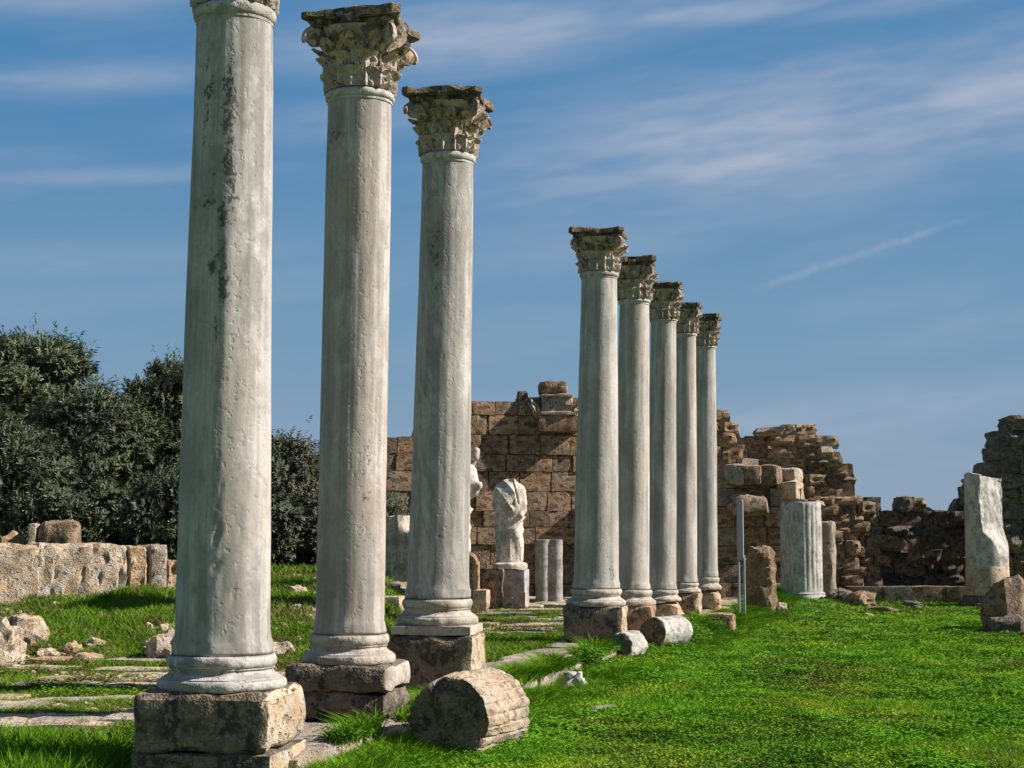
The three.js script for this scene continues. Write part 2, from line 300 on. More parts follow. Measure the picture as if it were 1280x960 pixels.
function isBare(x, d) { for (const [bx, bd, hx, hd, c, s, R] of bare) { const u = x - bx, w = d - bd; if (u > R || u < -R || w > R || w < -R) continue; const lx = u * c + w * s, lz = -u * s + w * c; if (Math.abs(lx) < hx && Math.abs(lz) < hd) return true; } return false; }

// ------------------------------------------------------------------ ground
{
  const axis = (lo, hi, step, far) => { const a = []; for (let v = lo; v <= hi + 1e-6; v += step) a.push(v); let s = step; while (a[a.length - 1] < far) { s *= 1.35; a.push(a[a.length - 1] + s); } s = step; while (a[0] > -far) { s *= 1.35; a.unshift(a[0] - s); } return a; };
  const xs = axis(-16, 20, 0.16, 3200), ds = axis(6, 48, 0.16, 3200), pos = [], uv = [], idx = [];
  for (const d of ds) for (const x of xs) { pos.push(x, G(x, d), -d); uv.push(x / 3.1, d / 3.1); }
  const w = xs.length; for (let j = 0; j < ds.length - 1; j++) for (let i = 0; i < w - 1; i++) { const a = j * w + i; idx.push(a, a + 1, a + w + 1, a, a + w + 1, a + w); }
  const g = new THREE.BufferGeometry(); g.setAttribute('position', new THREE.Float32BufferAttribute(pos, 3)); g.setAttribute('uv', new THREE.Float32BufferAttribute(uv, 2)); g.setIndex(idx); g.computeVertexNormals();
  structure('ground', shade(new THREE.Mesh(g, M.ground)));
}

// ------------------------------------------------------------------ stylobate and paving
{
  const sty = structure('stylobate', new THREE.Group()), r = rng(404);
  const len = 1.35, cosA = Math.cos(ROW_AZ), sinA = Math.sin(ROW_AZ);
  for (let s = 0; s < 21; s++) {
    const d = 11.35 + (s + 0.5) * len * cosA, x = rowX(d), L = len - 0.02 - r() * 0.03, wdt = 1.06 + (r() - 0.5) * 0.1, top = STY - 0.012 + (r() - 0.5) * 0.03;
    const o = mesh('stylobate_block', block(wdt, 0.5, L, { r: 0.035, amp: 0.022, freq: 2.2, seed: 60 + s, seg: 0.14, chip: 0.02 }), r() < 0.3 ? M.sandGrey : M.sand, sty);
    o.position.set(x + (r() - 0.5) * 0.04, top - 0.5, -d); o.rotation.y = -ROW_AZ + (r() - 0.5) * 0.015;
    noGrass(x - (d > 14 && d < 23 ? 0.14 : 0), d, wdt / 2 - (d > 14 && d < 23 ? 0.17 : 0.03), L / 2 - 0.03, ROW_AZ);
  }
  const pave = structure('pavement', new THREE.Group()); let n = 0;
  const slab = (x, d, w, dp, top, turn, seed) => {
    const o = mesh('paving_slab', block(w, 0.16, dp, { r: 0.025, amp: 0.014, freq: 2.6, seed, seg: 0.2, max: 6, chip: 0.015 }), [M.sand, M.sandGrey, M.sandPale, M.sandWarm][Math.floor(r() * 4)], pave);
    o.position.set(x, top - 0.16, -d); o.rotation.set((r() - 0.5) * 0.03, turn, (r() - 0.5) * 0.03); noGrass(x, d, w / 2 - 0.05, dp / 2 - 0.05, 0); n++;
  };
  const T = -9 * RAD;
  for (let row = 0; row < 42; row++) {                                        // the portico floor behind the columns, worn and overgrown
    const v = 13.15 + row * 0.66;
    let u = -9 + r() * 0.5;
    while (u < 12) {
      const w = 0.75 + r() * 0.65, uc = u + w / 2, x = uc * Math.cos(T) + (v - 13) * -Math.sin(T), d = (v - 13) * Math.cos(T) + uc * Math.sin(T) + 13.6; u += w + 0.05;
      const o = off(x, d); if (o > -0.58 - w / 2 || d > 39.2 || d < 12.9) continue;
      const px = pxOf(x, d, 0.2); if (px < -160) continue;
      const bank = smooth(18.9, 20.6, d) * smooth(-0.9, -1.5, x); if (bank > 0.3) continue;
      const keep = d < 21 ? 0.66 : 0.9; if (r() > keep) continue;
      if (x > -1.2 && d > 17.5 && d < 24 && o > -2.4) continue;
      slab(x, d, w, 0.60 - r() * 0.08, G(x, d) + 0.035 + r() * 0.03, T, 200 + n);
    }
  }
  // edge of the floor at the left, with the lower course in front of it
  for (const [px, py, w, dp, top] of [[52, 905, 1.25, 0.75, 0.245], [170, 898, 0.62, 1.15, 0.27], [118, 902, 0.5, 0.6, 0.25], [-40, 902, 0.8, 0.7, 0.24], [40, 927, 1.2, 0.5, 0.13], [-55, 930, 0.7, 0.5, 0.12]]) {
    const d = dAt(py, top), x = xAt(px, d, top); const o = mesh('paving_slab', block(w, 0.2, dp, { r: 0.03, amp: 0.02, freq: 2.4, seed: 500 + px, seg: 0.12, chip: 0.02 }), M.sand, pave);
    o.position.set(x, top - 0.2, -d - dp / 2); o.rotation.y = T * 0.4; noGrass(x, d + dp / 2, w / 2 - 0.03, dp / 2 - 0.02);
  }
}

// ------------------------------------------------------------------ columns
const shaftTex = [
  shaftMap(11, [[0.05, 0.86, 0.22, 0.10, 1.0], [0.12, 0.74, 0.2, 0.09, 1.0], [-0.05, 0.66, 0.22, 0.05, 0.85], [-0.5, 0.86, 0.25, 0.08, 0.8], [-0.35, 0.7, 0.3, 0.06, 0.6], [0.05, 0.57, 0.17, 0.045, 1.0], [-0.25, 0.60, 0.12, 0.02, 1.0], [-0.1, 0.50, 0.05, 0.03, 0.8], [2.6, 0.5, 0.6, 0.3, 0.8]], { warm: 0.25, grey: 0.55, vein: 0.3 }),
  shaftMap(23, [[0.5, 0.25, 0.3, 0.2, 0.45], [-2, 0.7, 0.5, 0.2, 0.7], [-0.8, 0.93, 0.4, 0.03, 0.6]], { warm: 0.45, grey: 0.3, vein: 0.3 }),
  shaftMap(37, [[-0.3, 0.78, 0.35, 0.12, 0.55], [0.1, 0.15, 0.1, 0.06, 0.5], [2.5, 0.5, 0.5, 0.3, 0.7]], { warm: 0.3, grey: 0.5, vein: 0.55, tilt: 2 }),
  shaftMap(41, [[-0.3, 0.5, 0.5, 0.3, 0.3], [0.7, 0.06, 0.2, 0.04, 0.8]], { warm: 0.3, grey: 0.4 }),
  shaftMap(59, [[2, 0.5, 0.5, 0.3, 0.5]], { warm: 0.4, grey: 0.3 }),
];
const shaftMat = shaftTex.map((t, i) => mat(t, shaftBump, 0.0045, { roughness: 0.88, color: [C(1, 0.975, 0.98), C(1.02, 0.965, 0.95), C(1, 0.98, 0.98), C(1.0, 0.985, 0.975), C(1.03, 0.985, 0.95)][i] }));

function turned(m, u) { const q = m.clone(); q.map = m.map.clone(); q.map.offset.set(u, 0); q.map.needsUpdate = true; return q; }                   // the same marble, turned round the shaft
function leafShape(w, h, curl, seed, flare = 0) {                                       // one acanthus leaf: lobed edge, ribs, tip rolled outwards; stands at z = 0 and leans to +z
  const g = new THREE.BoxGeometry(1, 1, 1, 10, 14, 1), p = g.attributes.position;
  for (let i = 0; i < p.count; i++) {
    const u = p.getX(i) * 2, v = p.getY(i) + 0.5, b = p.getZ(i) < 0 ? 1 : 0;
    const lobe = 1 + 0.2 * Math.cos(v * Math.PI * 2 * 3.5 + 0.6) * smooth(0.05, 0.2, v);
    const wd = w * 0.5 * (1 - 0.0) * (0.72 + 0.5 * Math.sin(Math.PI * Math.min(v * 0.95, 1))) * lobe * Math.sqrt(Math.max(0.04, 1 - (Math.max(v - 0.72, 0) / 0.29) ** 2));
    const bend = Math.max(0, v - 0.62) / 0.38, y = h * (v - 0.42 * bend ** 2.2 * curl), out = 0.03 + 0.02 * v + curl * h * 0.19 * Math.sin(bend * 2.1) + flare * smooth(0.5, 1.0, v);
    const rib = 0.017 * Math.cos(u * Math.PI * 2.5) * (1 - 0.4 * v) + 0.010 * Math.cos(v * 22 + 5 * Math.abs(u)) * Math.abs(u) + 0.024 * (1 - Math.abs(u)) - 0.02 * u * u;
    p.setXYZ(i, u * wd, y - b * 0.05 * bend, out + rib * (1 - 0.6 * bend) - b * mix(0.06, 0.05, v));
  }
  return erode(g, 0.006, 14, seed, 2);
}
function scroll(R, t) {                                                     // a volute: a rolled spiral band in the x-y plane
  const pts = []; for (let i = 0; i <= 34; i++) { const a = -0.5 + i / 34 * Math.PI * 3.4, r = R * (1 - 0.78 * i / 34); pts.push(new THREE.Vector3(r * Math.cos(a), r * Math.sin(a), t * 0.35 * (i / 34))); }
  return new THREE.TubeGeometry(new THREE.CatmullRomCurve3(pts), 40, R * 0.24, 6, false);
}
function capital(parent, y0, h, r, width, turn, seed, detail) {
  const k = new THREE.Group(); k.name = 'capital'; k.position.y = y0; k.rotation.y = turn; parent.add(k);
  const rr = rng(seed), ab = h * 0.225, hb = h - ab;
  mesh('bell', ring([[0, 0], [r * 0.98, 0], [r * 1.0, hb * 0.2], [r * 1.0, hb * 0.5], [r * 1.12, hb * 0.70], [r * 1.36, hb * 0.9], [r * 1.5, hb], [0, hb]], { seg: 32, amp: 0.012, freq: 4, seed, tile: 0.8 }), M.cap, k);
  for (let i = 0; i < 8; i++) {                                              // lower row of leaves, mostly paler marble: their sunlit look put into the colour
    const a = i * Math.PI / 4 + 0.02 * rr(), g = finish(leafShape(r * 0.70, hb * (0.42 + 0.03 * rr()), 0.75 + 0.35 * rr(), seed + i), 0.7, 0.8, seed + i);
    const o = mesh('acanthus_leaf', g, rr() < 0.8 ? M.capPale : M.cap, k); o.position.set(Math.sin(a) * r * 0.93, 0.01, Math.cos(a) * r * 0.93); o.rotation.y = a;
  }
  for (let i = 0; i < 8; i++) {                                              // upper row
    const a = (i + 0.5) * Math.PI / 4, g = finish(leafShape(r * 0.66, hb * (0.72 + 0.04 * rr()), 0.55 + 0.3 * rr(), seed + 20 + i, r * 0.08), 0.7, 0.8, seed + 40 + i);
    const o = mesh('acanthus_leaf', g, rr() < 0.65 ? M.capPale : M.cap, k); o.position.set(Math.sin(a) * r * 0.92, 0.01, Math.cos(a) * r * 0.92); o.rotation.y = a;
  }
  for (let i = 0; i < 8; i++) {                                              // tall calyx leaves under the abacus
    const a = i * Math.PI / 4 + 0.04 * (rr() - 0.5), g = finish(leafShape(r * 0.62, hb * (0.94 + 0.05 * rr()), 0.32 + 0.2 * rr(), seed + 60 + i, r * 0.36), 0.7, 0.8, seed + 80 + i);
    const o = mesh('acanthus_leaf', g, M.cap, k); o.position.set(Math.sin(a) * r * 0.9, 0.01, Math.cos(a) * r * 0.9); o.rotation.y = a;
  }
  const A = width / 2, cut = A * 0.14, dip = A * 0.16;
  for (let i = 0; i < 4; i++) {                                              // corner volutes on their stalks
    if (detail.lost === i) continue;
    const a = (i + 0.5) * Math.PI / 2, R = A * 0.22;
    const st = new THREE.TubeGeometry(new THREE.CatmullRomCurve3([[r * 0.9, hb * 0.45], [r * 1.12, hb * 0.70], [r * 1.4, hb * 0.92], [A * 1.22 - R * 0.2, hb - R * 0.15]].map(([x, y]) => new THREE.Vector3(x, y, 0))), 10, R * 0.42, 6, true);
    const sp = scroll(R, R).translate(A * 1.22 - R * 0.55, hb - R * 1.05, -R * 0.1), sp2 = scroll(R, -R).translate(A * 1.22 - R * 0.55, hb - R * 1.05, R * 0.1);
    const hub = new THREE.SphereGeometry(R * 0.8, 12, 8).scale(1, 1, 0.55).translate(A * 1.22 - R * 0.6, hb - R * 1.05, 0);
    const m = mergeGeometries([st, sp, sp2, hub].map(q => weld(q).toNonIndexed())); erode(m, 0.008, 12, seed + i, 2);
    const o = mesh('volute', finish(m, 0.9, 0.8, seed + i), M.cap, k); o.rotation.y = a - Math.PI / 2;
  }
  const sh = new THREE.Shape(); const cs = [[A, -A + cut], [A, A - cut], [A - cut, A], [-A + cut, A], [-A, A - cut], [-A, -A + cut], [-A + cut, -A], [A - cut, -A]];
  sh.moveTo(...cs[0]);
  const side = (x0, y0_, x1, y1) => { for (let q = 1; q <= 10; q++) { const t = q / 10, s = dip * 4 * t * (1 - t), nx = -Math.sign(y1 - y0_ || 0), l = Math.hypot(x1 - x0, y1 - y0_); sh.lineTo(mix(x0, x1, t) - (y1 - y0_) / l * s, mix(y0_, y1, t) + (x1 - x0) / l * s); } };
  side(...cs[0], ...cs[1]); sh.lineTo(...cs[2]); side(...cs[2], ...cs[3]); sh.lineTo(...cs[4]); side(...cs[4], ...cs[5]); sh.lineTo(...cs[6]); side(...cs[6], ...cs[7]);
  const tiers = [[0.86, 0.45, 0], [1.0, 0.62, 0.42]].map(([s, t, z]) => new THREE.ExtrudeGeometry(sh, { depth: ab * t - 0.02, bevelEnabled: true, bevelThickness: 0.01, bevelSize: 0.012, bevelSegments: 1, steps: 2 }).scale(s, s, 1).rotateX(-Math.PI / 2).translate(0, hb + 0.005 + ab * z, 0));
  const ag = mergeGeometries(tiers.map(q => weld(q).toNonIndexed()));
  { const p = ag.attributes.position; for (let i = 0; i < p.count; i++) { const x = p.getX(i), y = p.getY(i), z = p.getZ(i), e = Math.max(Math.abs(x), Math.abs(z)); if (y > hb + ab * 0.5) p.setY(i, y - Math.max(0, fbm(x * 4 + seed, 1, z * 4) * 0.09)); if (e > A * 0.8) { const q = n3(x * 3 + seed * 2, y, z * 3); if (q > 0.25) { p.setX(i, x * (1 - 0.14 * q)); p.setZ(i, z * (1 - 0.14 * q)); } } } }
  erode(ag, 0.014, 6, seed + 3, 3);
  mesh('abacus', finish(ag, 0.6, 0.8, seed + 9), M.crust, k);
  for (let i = 0; i < 4; i++) { const a = i * Math.PI / 2; const o = mesh('fleuron', rock(r * 0.3, r * 0.24, r * 0.18, seed + 70 + i, { detail: 2, tile: 0.8 }), M.crust, k); o.position.set(Math.sin(a) * (A - dip) * 0.98, hb + ab * 0.1, Math.cos(a) * (A - dip) * 0.98); o.rotation.y = a; }
  return k;
}
const colSpecs = [
  // px at base, base foot, shaft foot, astragal, capital foot, capital top (rows), shaft widths below and above, px at top, plinth width, plinth turn
  { px: 277, yb: 866, ys: 822, ya: 18, yc: -1, yt: -112, wb: 117, wt: 93, pt: 293.5, pw: 0.93, az: 7, m: 0, label: 'column with black streaked shaft, its capital above the picture, on dark stepped plinth' },
  { px: 437, yb: 832, ys: 795, ya: 121, yc: 108, yt: 8, wb: 86, wt: 79, pt: 450, pw: 0.86, az: 9, m: 1, label: 'column with crusted acanthus capital on a pale slab over a dark eroded footing' },
  { px: 547, yb: 782, ys: 750, ya: 200, yc: 188, yt: 107, wb: 76, wt: 63, pt: 560, pw: 0.83, az: 8, m: 2, label: 'leaning column with orange lichen on its capital corner, behind the fluted drum' },
  { px: 745, yb: 758, ys: 737, ya: 346, yc: 338, yt: 283, wb: 56, wt: 44.5, pt: 749, pw: 0.84, az: 10, m: 3, label: 'thickest column of the row of five, first in that row' },
  { px: 789, yb: 757, ys: 738, ya: 379, yc: 373, yt: 320, wb: 45, wt: 36.5, pt: 793, pw: 0.72, az: 10, m: 4, label: 'second column of the row of five, on a low dark plinth' },
  { px: 826, yb: 752, ys: 738, ya: 402, yc: 398, yt: 350, wb: 38, wt: 31.5, pt: 829.5, pw: 0.68, az: 10, m: 3, label: 'middle column of the row of five, on an eroded lumpy plinth' },
  { px: 855, yb: 741, ys: 729, ya: 421, yc: 416, yt: 377, wb: 32, wt: 25.5, pt: 857, pw: 0.62, az: 12, m: 4, label: 'fourth column of the row of five, on a tall square plinth' },
  { px: 883, yb: 737, ys: 722, ya: 436, yc: 432, yt: 392, wb: 28, wt: 24.5, pt: 882, pw: 0.6, az: 12, m: 3, label: 'last and slenderest column of the row of five, on a rounded plinth' },
];
colSpecs.forEach((s, n) => {
  let d = 12; for (let i = 0; i < 40; i++) d = (xAt(s.px, d, 0.7) - ROW0) / ROW_TAN;
  const x = rowX(d), rb = s.wb / 2 / F * zc(d, 0.9), rt = s.wt / 2 / F * zc(d, 5.4), seed = 1000 + n * 37, far = n > 2;
  const yb = yAt(s.yb, d - rb * 1.25), ys = yAt(s.ys, d - rb * 1.1), ya = yAt(s.ya, d - rt), yc = yAt(s.yc, d - rt), yt = yAt(s.yt, d - rt * 1.3);
  const t = thing('marble_column', s.label, 'column', [x, STY, -d], 0, 'standing columns of the colonnade');
  const L = v => v - STY, az = -s.az * RAD, pw = s.pw;
  noGrass(x, d, pw / 2, pw / 2, s.az * RAD);
  // plinths
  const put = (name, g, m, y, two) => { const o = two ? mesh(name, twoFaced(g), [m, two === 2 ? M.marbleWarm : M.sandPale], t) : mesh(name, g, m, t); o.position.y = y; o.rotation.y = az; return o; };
  const hp = L(yb);
  if (n === 0) {
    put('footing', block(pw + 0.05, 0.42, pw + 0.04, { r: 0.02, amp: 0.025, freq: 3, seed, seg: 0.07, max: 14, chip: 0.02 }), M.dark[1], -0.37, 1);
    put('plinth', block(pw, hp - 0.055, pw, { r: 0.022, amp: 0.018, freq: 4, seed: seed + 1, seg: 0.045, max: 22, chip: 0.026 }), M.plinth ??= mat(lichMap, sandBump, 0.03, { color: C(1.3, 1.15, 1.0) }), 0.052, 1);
  } else if (n === 1) {
    put('footing', block(pw - 0.03, hp * 0.52, pw - 0.04, { r: 0.03, amp: 0.035, freq: 3.4, seed, seg: 0.05, max: 18, chip: 0.04 }), M.dark[1], 0);
    put('plinth', block(pw, hp * 0.48, pw, { r: 0.022, amp: 0.018, freq: 4, seed: seed + 1, seg: 0.05, max: 18, chip: 0.022 }), M.dark[1], hp * 0.52, 2);  // pale slab whose front colour holds shade as well as lichen
  } else if (n === 2) {
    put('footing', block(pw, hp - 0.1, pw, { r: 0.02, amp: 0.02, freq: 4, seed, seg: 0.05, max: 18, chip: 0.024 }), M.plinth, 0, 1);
    put('plinth', block(pw - 0.03, 0.1, pw - 0.03, { r: 0.02, amp: 0.008, freq: 4, seed: seed + 1, seg: 0.1, max: 8 }), M.marbleWarm, hp - 0.1);
  } else if (n === 5 || n === 7) put('plinth', rock(pw * 0.56, hp * 0.62, pw * 0.56, seed, { detail: 3, amp: 0.14, flat: 1.1 }), M.sandWarm, 0.0);
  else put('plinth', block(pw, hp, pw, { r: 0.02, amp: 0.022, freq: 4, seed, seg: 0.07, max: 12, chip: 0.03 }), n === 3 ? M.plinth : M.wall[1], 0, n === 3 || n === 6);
  // moulded base: lower torus, hollow, upper torus
  const b0 = L(yb), bh = ys - yb, pr = [];
  pr.push([0, b0 - 0.005], [rb * 1.28, b0 - 0.005]);
  for (let i = 0; i <= 10; i++) { const a = -Math.PI / 2 + i / 10 * Math.PI; pr.push([rb * 1.29 + rb * 0.06 * Math.cos(a), b0 + bh * (0.15 + 0.15 * Math.sin(a))]); }
  pr.push([rb * 1.26, b0 + bh * 0.31], [rb * 1.26, b0 + bh * 0.345]);
  for (let i = 0; i <= 8; i++) { const q = i / 8; pr.push([rb * mix(1.235, 1.07, q ** 0.8) - rb * 0.035 * Math.sin(q * Math.PI), b0 + bh * mix(0.35, 0.60, q)]); }
  pr.push([rb * 1.11, b0 + bh * 0.605], [rb * 1.11, b0 + bh * 0.645]);
  for (let i = 0; i <= 10; i++) { const a = -Math.PI / 2 + i / 10 * Math.PI; pr.push([rb * 1.085 + rb * 0.075 * Math.cos(a), b0 + bh * (0.825 + 0.175 * Math.sin(a))]); }
  pr.push([0, b0 + bh + 0.002]);
  mesh('base', ring(pr, { seg: far ? 40 : 80, amp: 0.007, freq: 4, seed, tile: 1.0 }), n === 0 ? M.marble : M.marbleWarm, t);
  // shaft
  const y0 = L(ys), y1 = L(ya), H = y1 - y0, leanX = xAt(s.pt, d, ya) - x - 0.0, shift = y => [leanX * (y - y0) / H, 0];
  const prof = [[0, y0 - 0.004], [rb * 1.065, y0 - 0.004], [rb * 1.07, y0 + 0.03], [rb * 1.065, y0 + 0.085], [rb * 1.03, y0 + 0.105], [rb * 1.005, y0 + 0.16]];
  const rows = far ? 40 : 120; for (let i = 1; i <= rows; i++) { const q = i / rows; prof.push([mix(rb, rt, q ** 1.25) , y0 + 0.16 + (H - 0.16) * q]); }
  prof.push([rt * 0.995, y1], [0, y1]);
  const rr = rng(seed + 5), dents = n === 0 ? [[-0.02, y0 + 0.60, 0.09, 0.035, 0.010], [0.06, y0 + 0.63, 0.05, 0.03, 0.008], [-0.02, y0 + 0.80, 0.05, 0.05, 0.010], [0.05, y0 + 0.86, 0.05, 0.06, 0.010], [-0.07, y0 + 0.92, 0.05, 0.03, 0.008], [0.4, y0 + 0.42, 0.035, 0.05, 0.009], [0.1, y0 + 1.15, 0.03, 0.04, 0.006], [0.02, y0 + 1.02, 0.03, 0.03, 0.006]] : [];
  for (let i = 0; i < (far ? 8 : 26); i++) dents.push([(rr() - 0.5) * 6.2, y0 + 0.1 + rr() * (H - 0.3), 0.02 + rr() * 0.05, 0.01 + rr() * 0.05, 0.002 + rr() * 0.004]);
  for (let i = 0; i < 12; i++) dents.push([(rr() - 0.5) * 6.2, y0 + 0.02 + rr() * 0.08, 0.08 + rr() * 0.2, 0.03, 0.008 + rr() * 0.012]);
  const flute = (th, y) => 0.0008 * Math.sin(th * 23 + seed) * (0.5 + 0.5 * n3(th * 2, y * 0.5, seed)) + 0.0014 * n3(Math.sin(th) * 14, y * 0.35, Math.cos(th) * 14 + seed);
  const shf = mesh('shaft', ring(prof, { seg: far ? 48 : 128, amp: 0.0035, freq: 2, seed, cyl: true, flute, dents, shift }), n < 5 ? shaftMat[s.m] : turned(shaftMat[s.m], n * 0.31), t);
  // necking ring
  const nk = [[0, y1 - 0.004], [rt * 0.99, y1 - 0.004], [rt * 1.025, y1], [rt * 1.03, y1 + 0.02]], nh = L(yc) - y1;
  for (let i = 0; i <= 8; i++) { const a = -Math.PI / 2 + i / 8 * Math.PI; nk.push([rt * 1.02 + 0.022 * Math.cos(a), y1 + 0.022 + (nh - 0.022) * (0.5 + 0.5 * Math.sin(a))]); }
  nk.push([0, L(yc)]);
  const neck = mesh('necking_ring', ring(nk, { seg: far ? 40 : 72, amp: 0.002, freq: 5, seed: seed + 2, tile: 1 }), M.marble, shf); neck.position.x = leanX;
  // capital
  const cap = capital(t, L(yc) - 0.003, yt - yc, rt * 0.99, rt * (far ? 3.0 : 3.1), az, seed + 11, { lost: n === 3 ? 2 : -1 });
  cap.position.x = leanX * 1.03;
});

// ------------------------------------------------------------------ fallen pieces on the lawn
const flutes = (k, dep) => th => dep * Math.abs(Math.sin(th * k / 2)) ** 0.8;
function drumShape(R, L, seed, { seg = 144, k = 24, dep = 0.03, amp = 0.012, broken = 0.05 } = {}) {        // lies along +z from z = 0 (near end) to -L
  const rows = 22, pos = [], idx = [], rr = rng(seed);
  const end = (th, r) => broken * (1.1 * n3(Math.sin(th) * r * 5 + seed, Math.cos(th) * r * 5, 1) + 0.6 * n3(Math.sin(th) * r * 12, Math.cos(th) * r * 12, seed));
  const rad = (th, q) => R - dep * (0.5 + 0.5 * (0.5 + 0.5 * n3(Math.sin(th) * 1.5, q * 2, Math.cos(th) * 1.5 + seed))) * smooth(0.5, 0.05, Math.abs(Math.cos(th * k / 2 + 0.25 * n3(Math.sin(th) * 3, q * 4, Math.cos(th) * 3)))) + amp * (1.5 * n3(Math.sin(th) * 2 + seed, q * 3, Math.cos(th) * 2) + n3(Math.sin(th) * 8, q * 12, Math.cos(th) * 8 + seed));
  const add = (x, y, z) => { pos.push(x, y, z); };
  const caps = [0, 0.2, 0.4, 0.6, 0.8, 0.93];
  const ringsList = [];
  for (const c of caps) ringsList.push(th => { const r = rad(th, 0) * c; return [Math.sin(th) * r, Math.cos(th) * r, end(th, r) - 0.02 * c]; });
  for (let j = 0; j <= rows; j++) { const q = j / rows; ringsList.push(th => { const r = rad(th, q) * (j === 0 || j === rows ? 0.985 : 1); return [Math.sin(th) * r, Math.cos(th) * r, -L * q + (1 - q) * (end(th, r) - 0.03) * (j === 0 ? 1 : 0.9)]; }); }
  for (const c of [...caps].reverse()) ringsList.push(th => { const r = rad(th, 1) * c; return [Math.sin(th) * r, Math.cos(th) * r, -L - 0.3 * end(th, r)]; });
  for (const f of ringsList) for (let i = 0; i < seg; i++) add(...f((i / seg) * 2 * Math.PI));
  for (let j = 0; j < ringsList.length - 1; j++) for (let i = 0; i < seg; i++) { const a = j * seg + i, b = j * seg + (i + 1) % seg, c = a + seg, e = b + seg; idx.push(a, b, e, a, e, c); }
  const g = new THREE.BufferGeometry(); g.setAttribute('position', new THREE.Float32BufferAttribute(pos, 3)); g.setIndex(idx);
  return finish(g, 0.6, 0.9, seed);
}
{ // the big fluted drum; its near end is darker stone that also carries its shade
  const d = 12.6, R = 0.335, x = xAt(560, d, 0.3), az = 23 * RAD;
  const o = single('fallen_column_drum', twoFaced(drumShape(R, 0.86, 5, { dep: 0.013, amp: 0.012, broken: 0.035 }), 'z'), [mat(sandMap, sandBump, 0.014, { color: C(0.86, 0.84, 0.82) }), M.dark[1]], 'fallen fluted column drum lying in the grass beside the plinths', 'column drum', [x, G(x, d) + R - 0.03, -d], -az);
  noGrass(x + 0.17, d + 0.4, 0.22, 0.4, -az);
}
for (const [px, py, R, L, az, seed, label] of [[775, 826, 0.185, 0.5, 28, 8, 'short white column piece with broken end darkened for shade lying near the thickest column'], [816, 814, 0.22, 0.75, 38, 9, 'longer white column piece half sunk in weeds beside the low plinths']]) {
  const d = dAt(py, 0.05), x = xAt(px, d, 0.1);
  single('column_fragment', twoFaced(drumShape(R, L, seed, { seg: 48, k: 20, dep: 0.004, amp: 0.008, broken: 0.04 }), 'z'), [M.marble, M.dark[1]], label, 'column piece', [x, G(x, d) + R * 0.95, -d], -az * RAD); noGrass(x + 0.1, d + L / 2, 0.13, L / 2, -az * RAD);  // near end gets a dark material that paints in its shade
}
{ const d = dAt(862, 0.02), x = xAt(719, d, 0.1); single('marble_fragment', rock(0.14, 0.15, 0.12, 31, { amp: 0.4, freq: 1.9 }), M.marble, 'small broken white marble lump alone in the grass', 'stone', [x, G(x, d) - 0.01, -d], 0.4); noGrass(x, d, 0.1); }
{ const d = dAt(889, 0.02), x = xAt(755, d, 0.02); single('flat_stone', rock(0.17, 0.035, 0.13, 33, { amp: 0.25 }), M.marbleGrey, 'flat grey stone sunk level with the lawn', 'stone', [x, G(x, d) + 0.02, -d], 0.2); noGrass(x, d, 0.15, 0.1); }
{ const d = dAt(790, 0.06), x = xAt(903, d, 0.1); single('squared_stone', block(0.45, 0.36, 0.4, { r: 0.03, amp: 0.02, seed: 71, seg: 0.08, chip: 0.03 }), M.wall[3], 'small squared brown stone between the last column and the grey post', 'stone', [x, G(x, d) - 0.02, -d], -0.25); noGrass(x, d, 0.2); }
{ const d = 12.9, x = xAt(497, d, 0.1); single('rubble_stone', rock(0.12, 0.13, 0.12, 35, { amp: 0.35 }), M.sand, 'pale pitted stone between the fluted drum and the footing', 'stone', [x, G(x, d), -d], 0.8); }

// ------------------------------------------------------------------ ruined walls: every stone is a piece of its own
const prof = (pts, px) => { if (px <= pts[0][0]) return pts[0][1]; for (let i = 1; i < pts.length; i++) if (px <= pts[i][0]) { const [a, b] = [pts[i - 1], pts[i]]; return mix(a[1], b[1], (px - a[0]) / Math.max(1e-6, b[0] - a[0])); } return pts[pts.length - 1][1]; };
const stoneBank = [];
function stones(kind) { if (!stoneBank[kind]) stoneBank[kind] = [...Array(9).keys()].map(i => kind === 0 ? block(1, 1, 1, { r: 0.018, amp: 0.02, freq: 2.4, seed: 300 + i, seg: 0.26, max: 4, tile: 2, crease: 0.6, chip: 0.018 }).translate(0, -0.5, 0) : block(1, 1, 1, { r: 0.04, amp: 0.065, freq: 2.3, seed: 330 + i, seg: 0.25, max: 4, tile: 2.2, crease: 0.35, chip: 0.07 }).translate(0, -0.5, 0)); return stoneBank[kind]; }
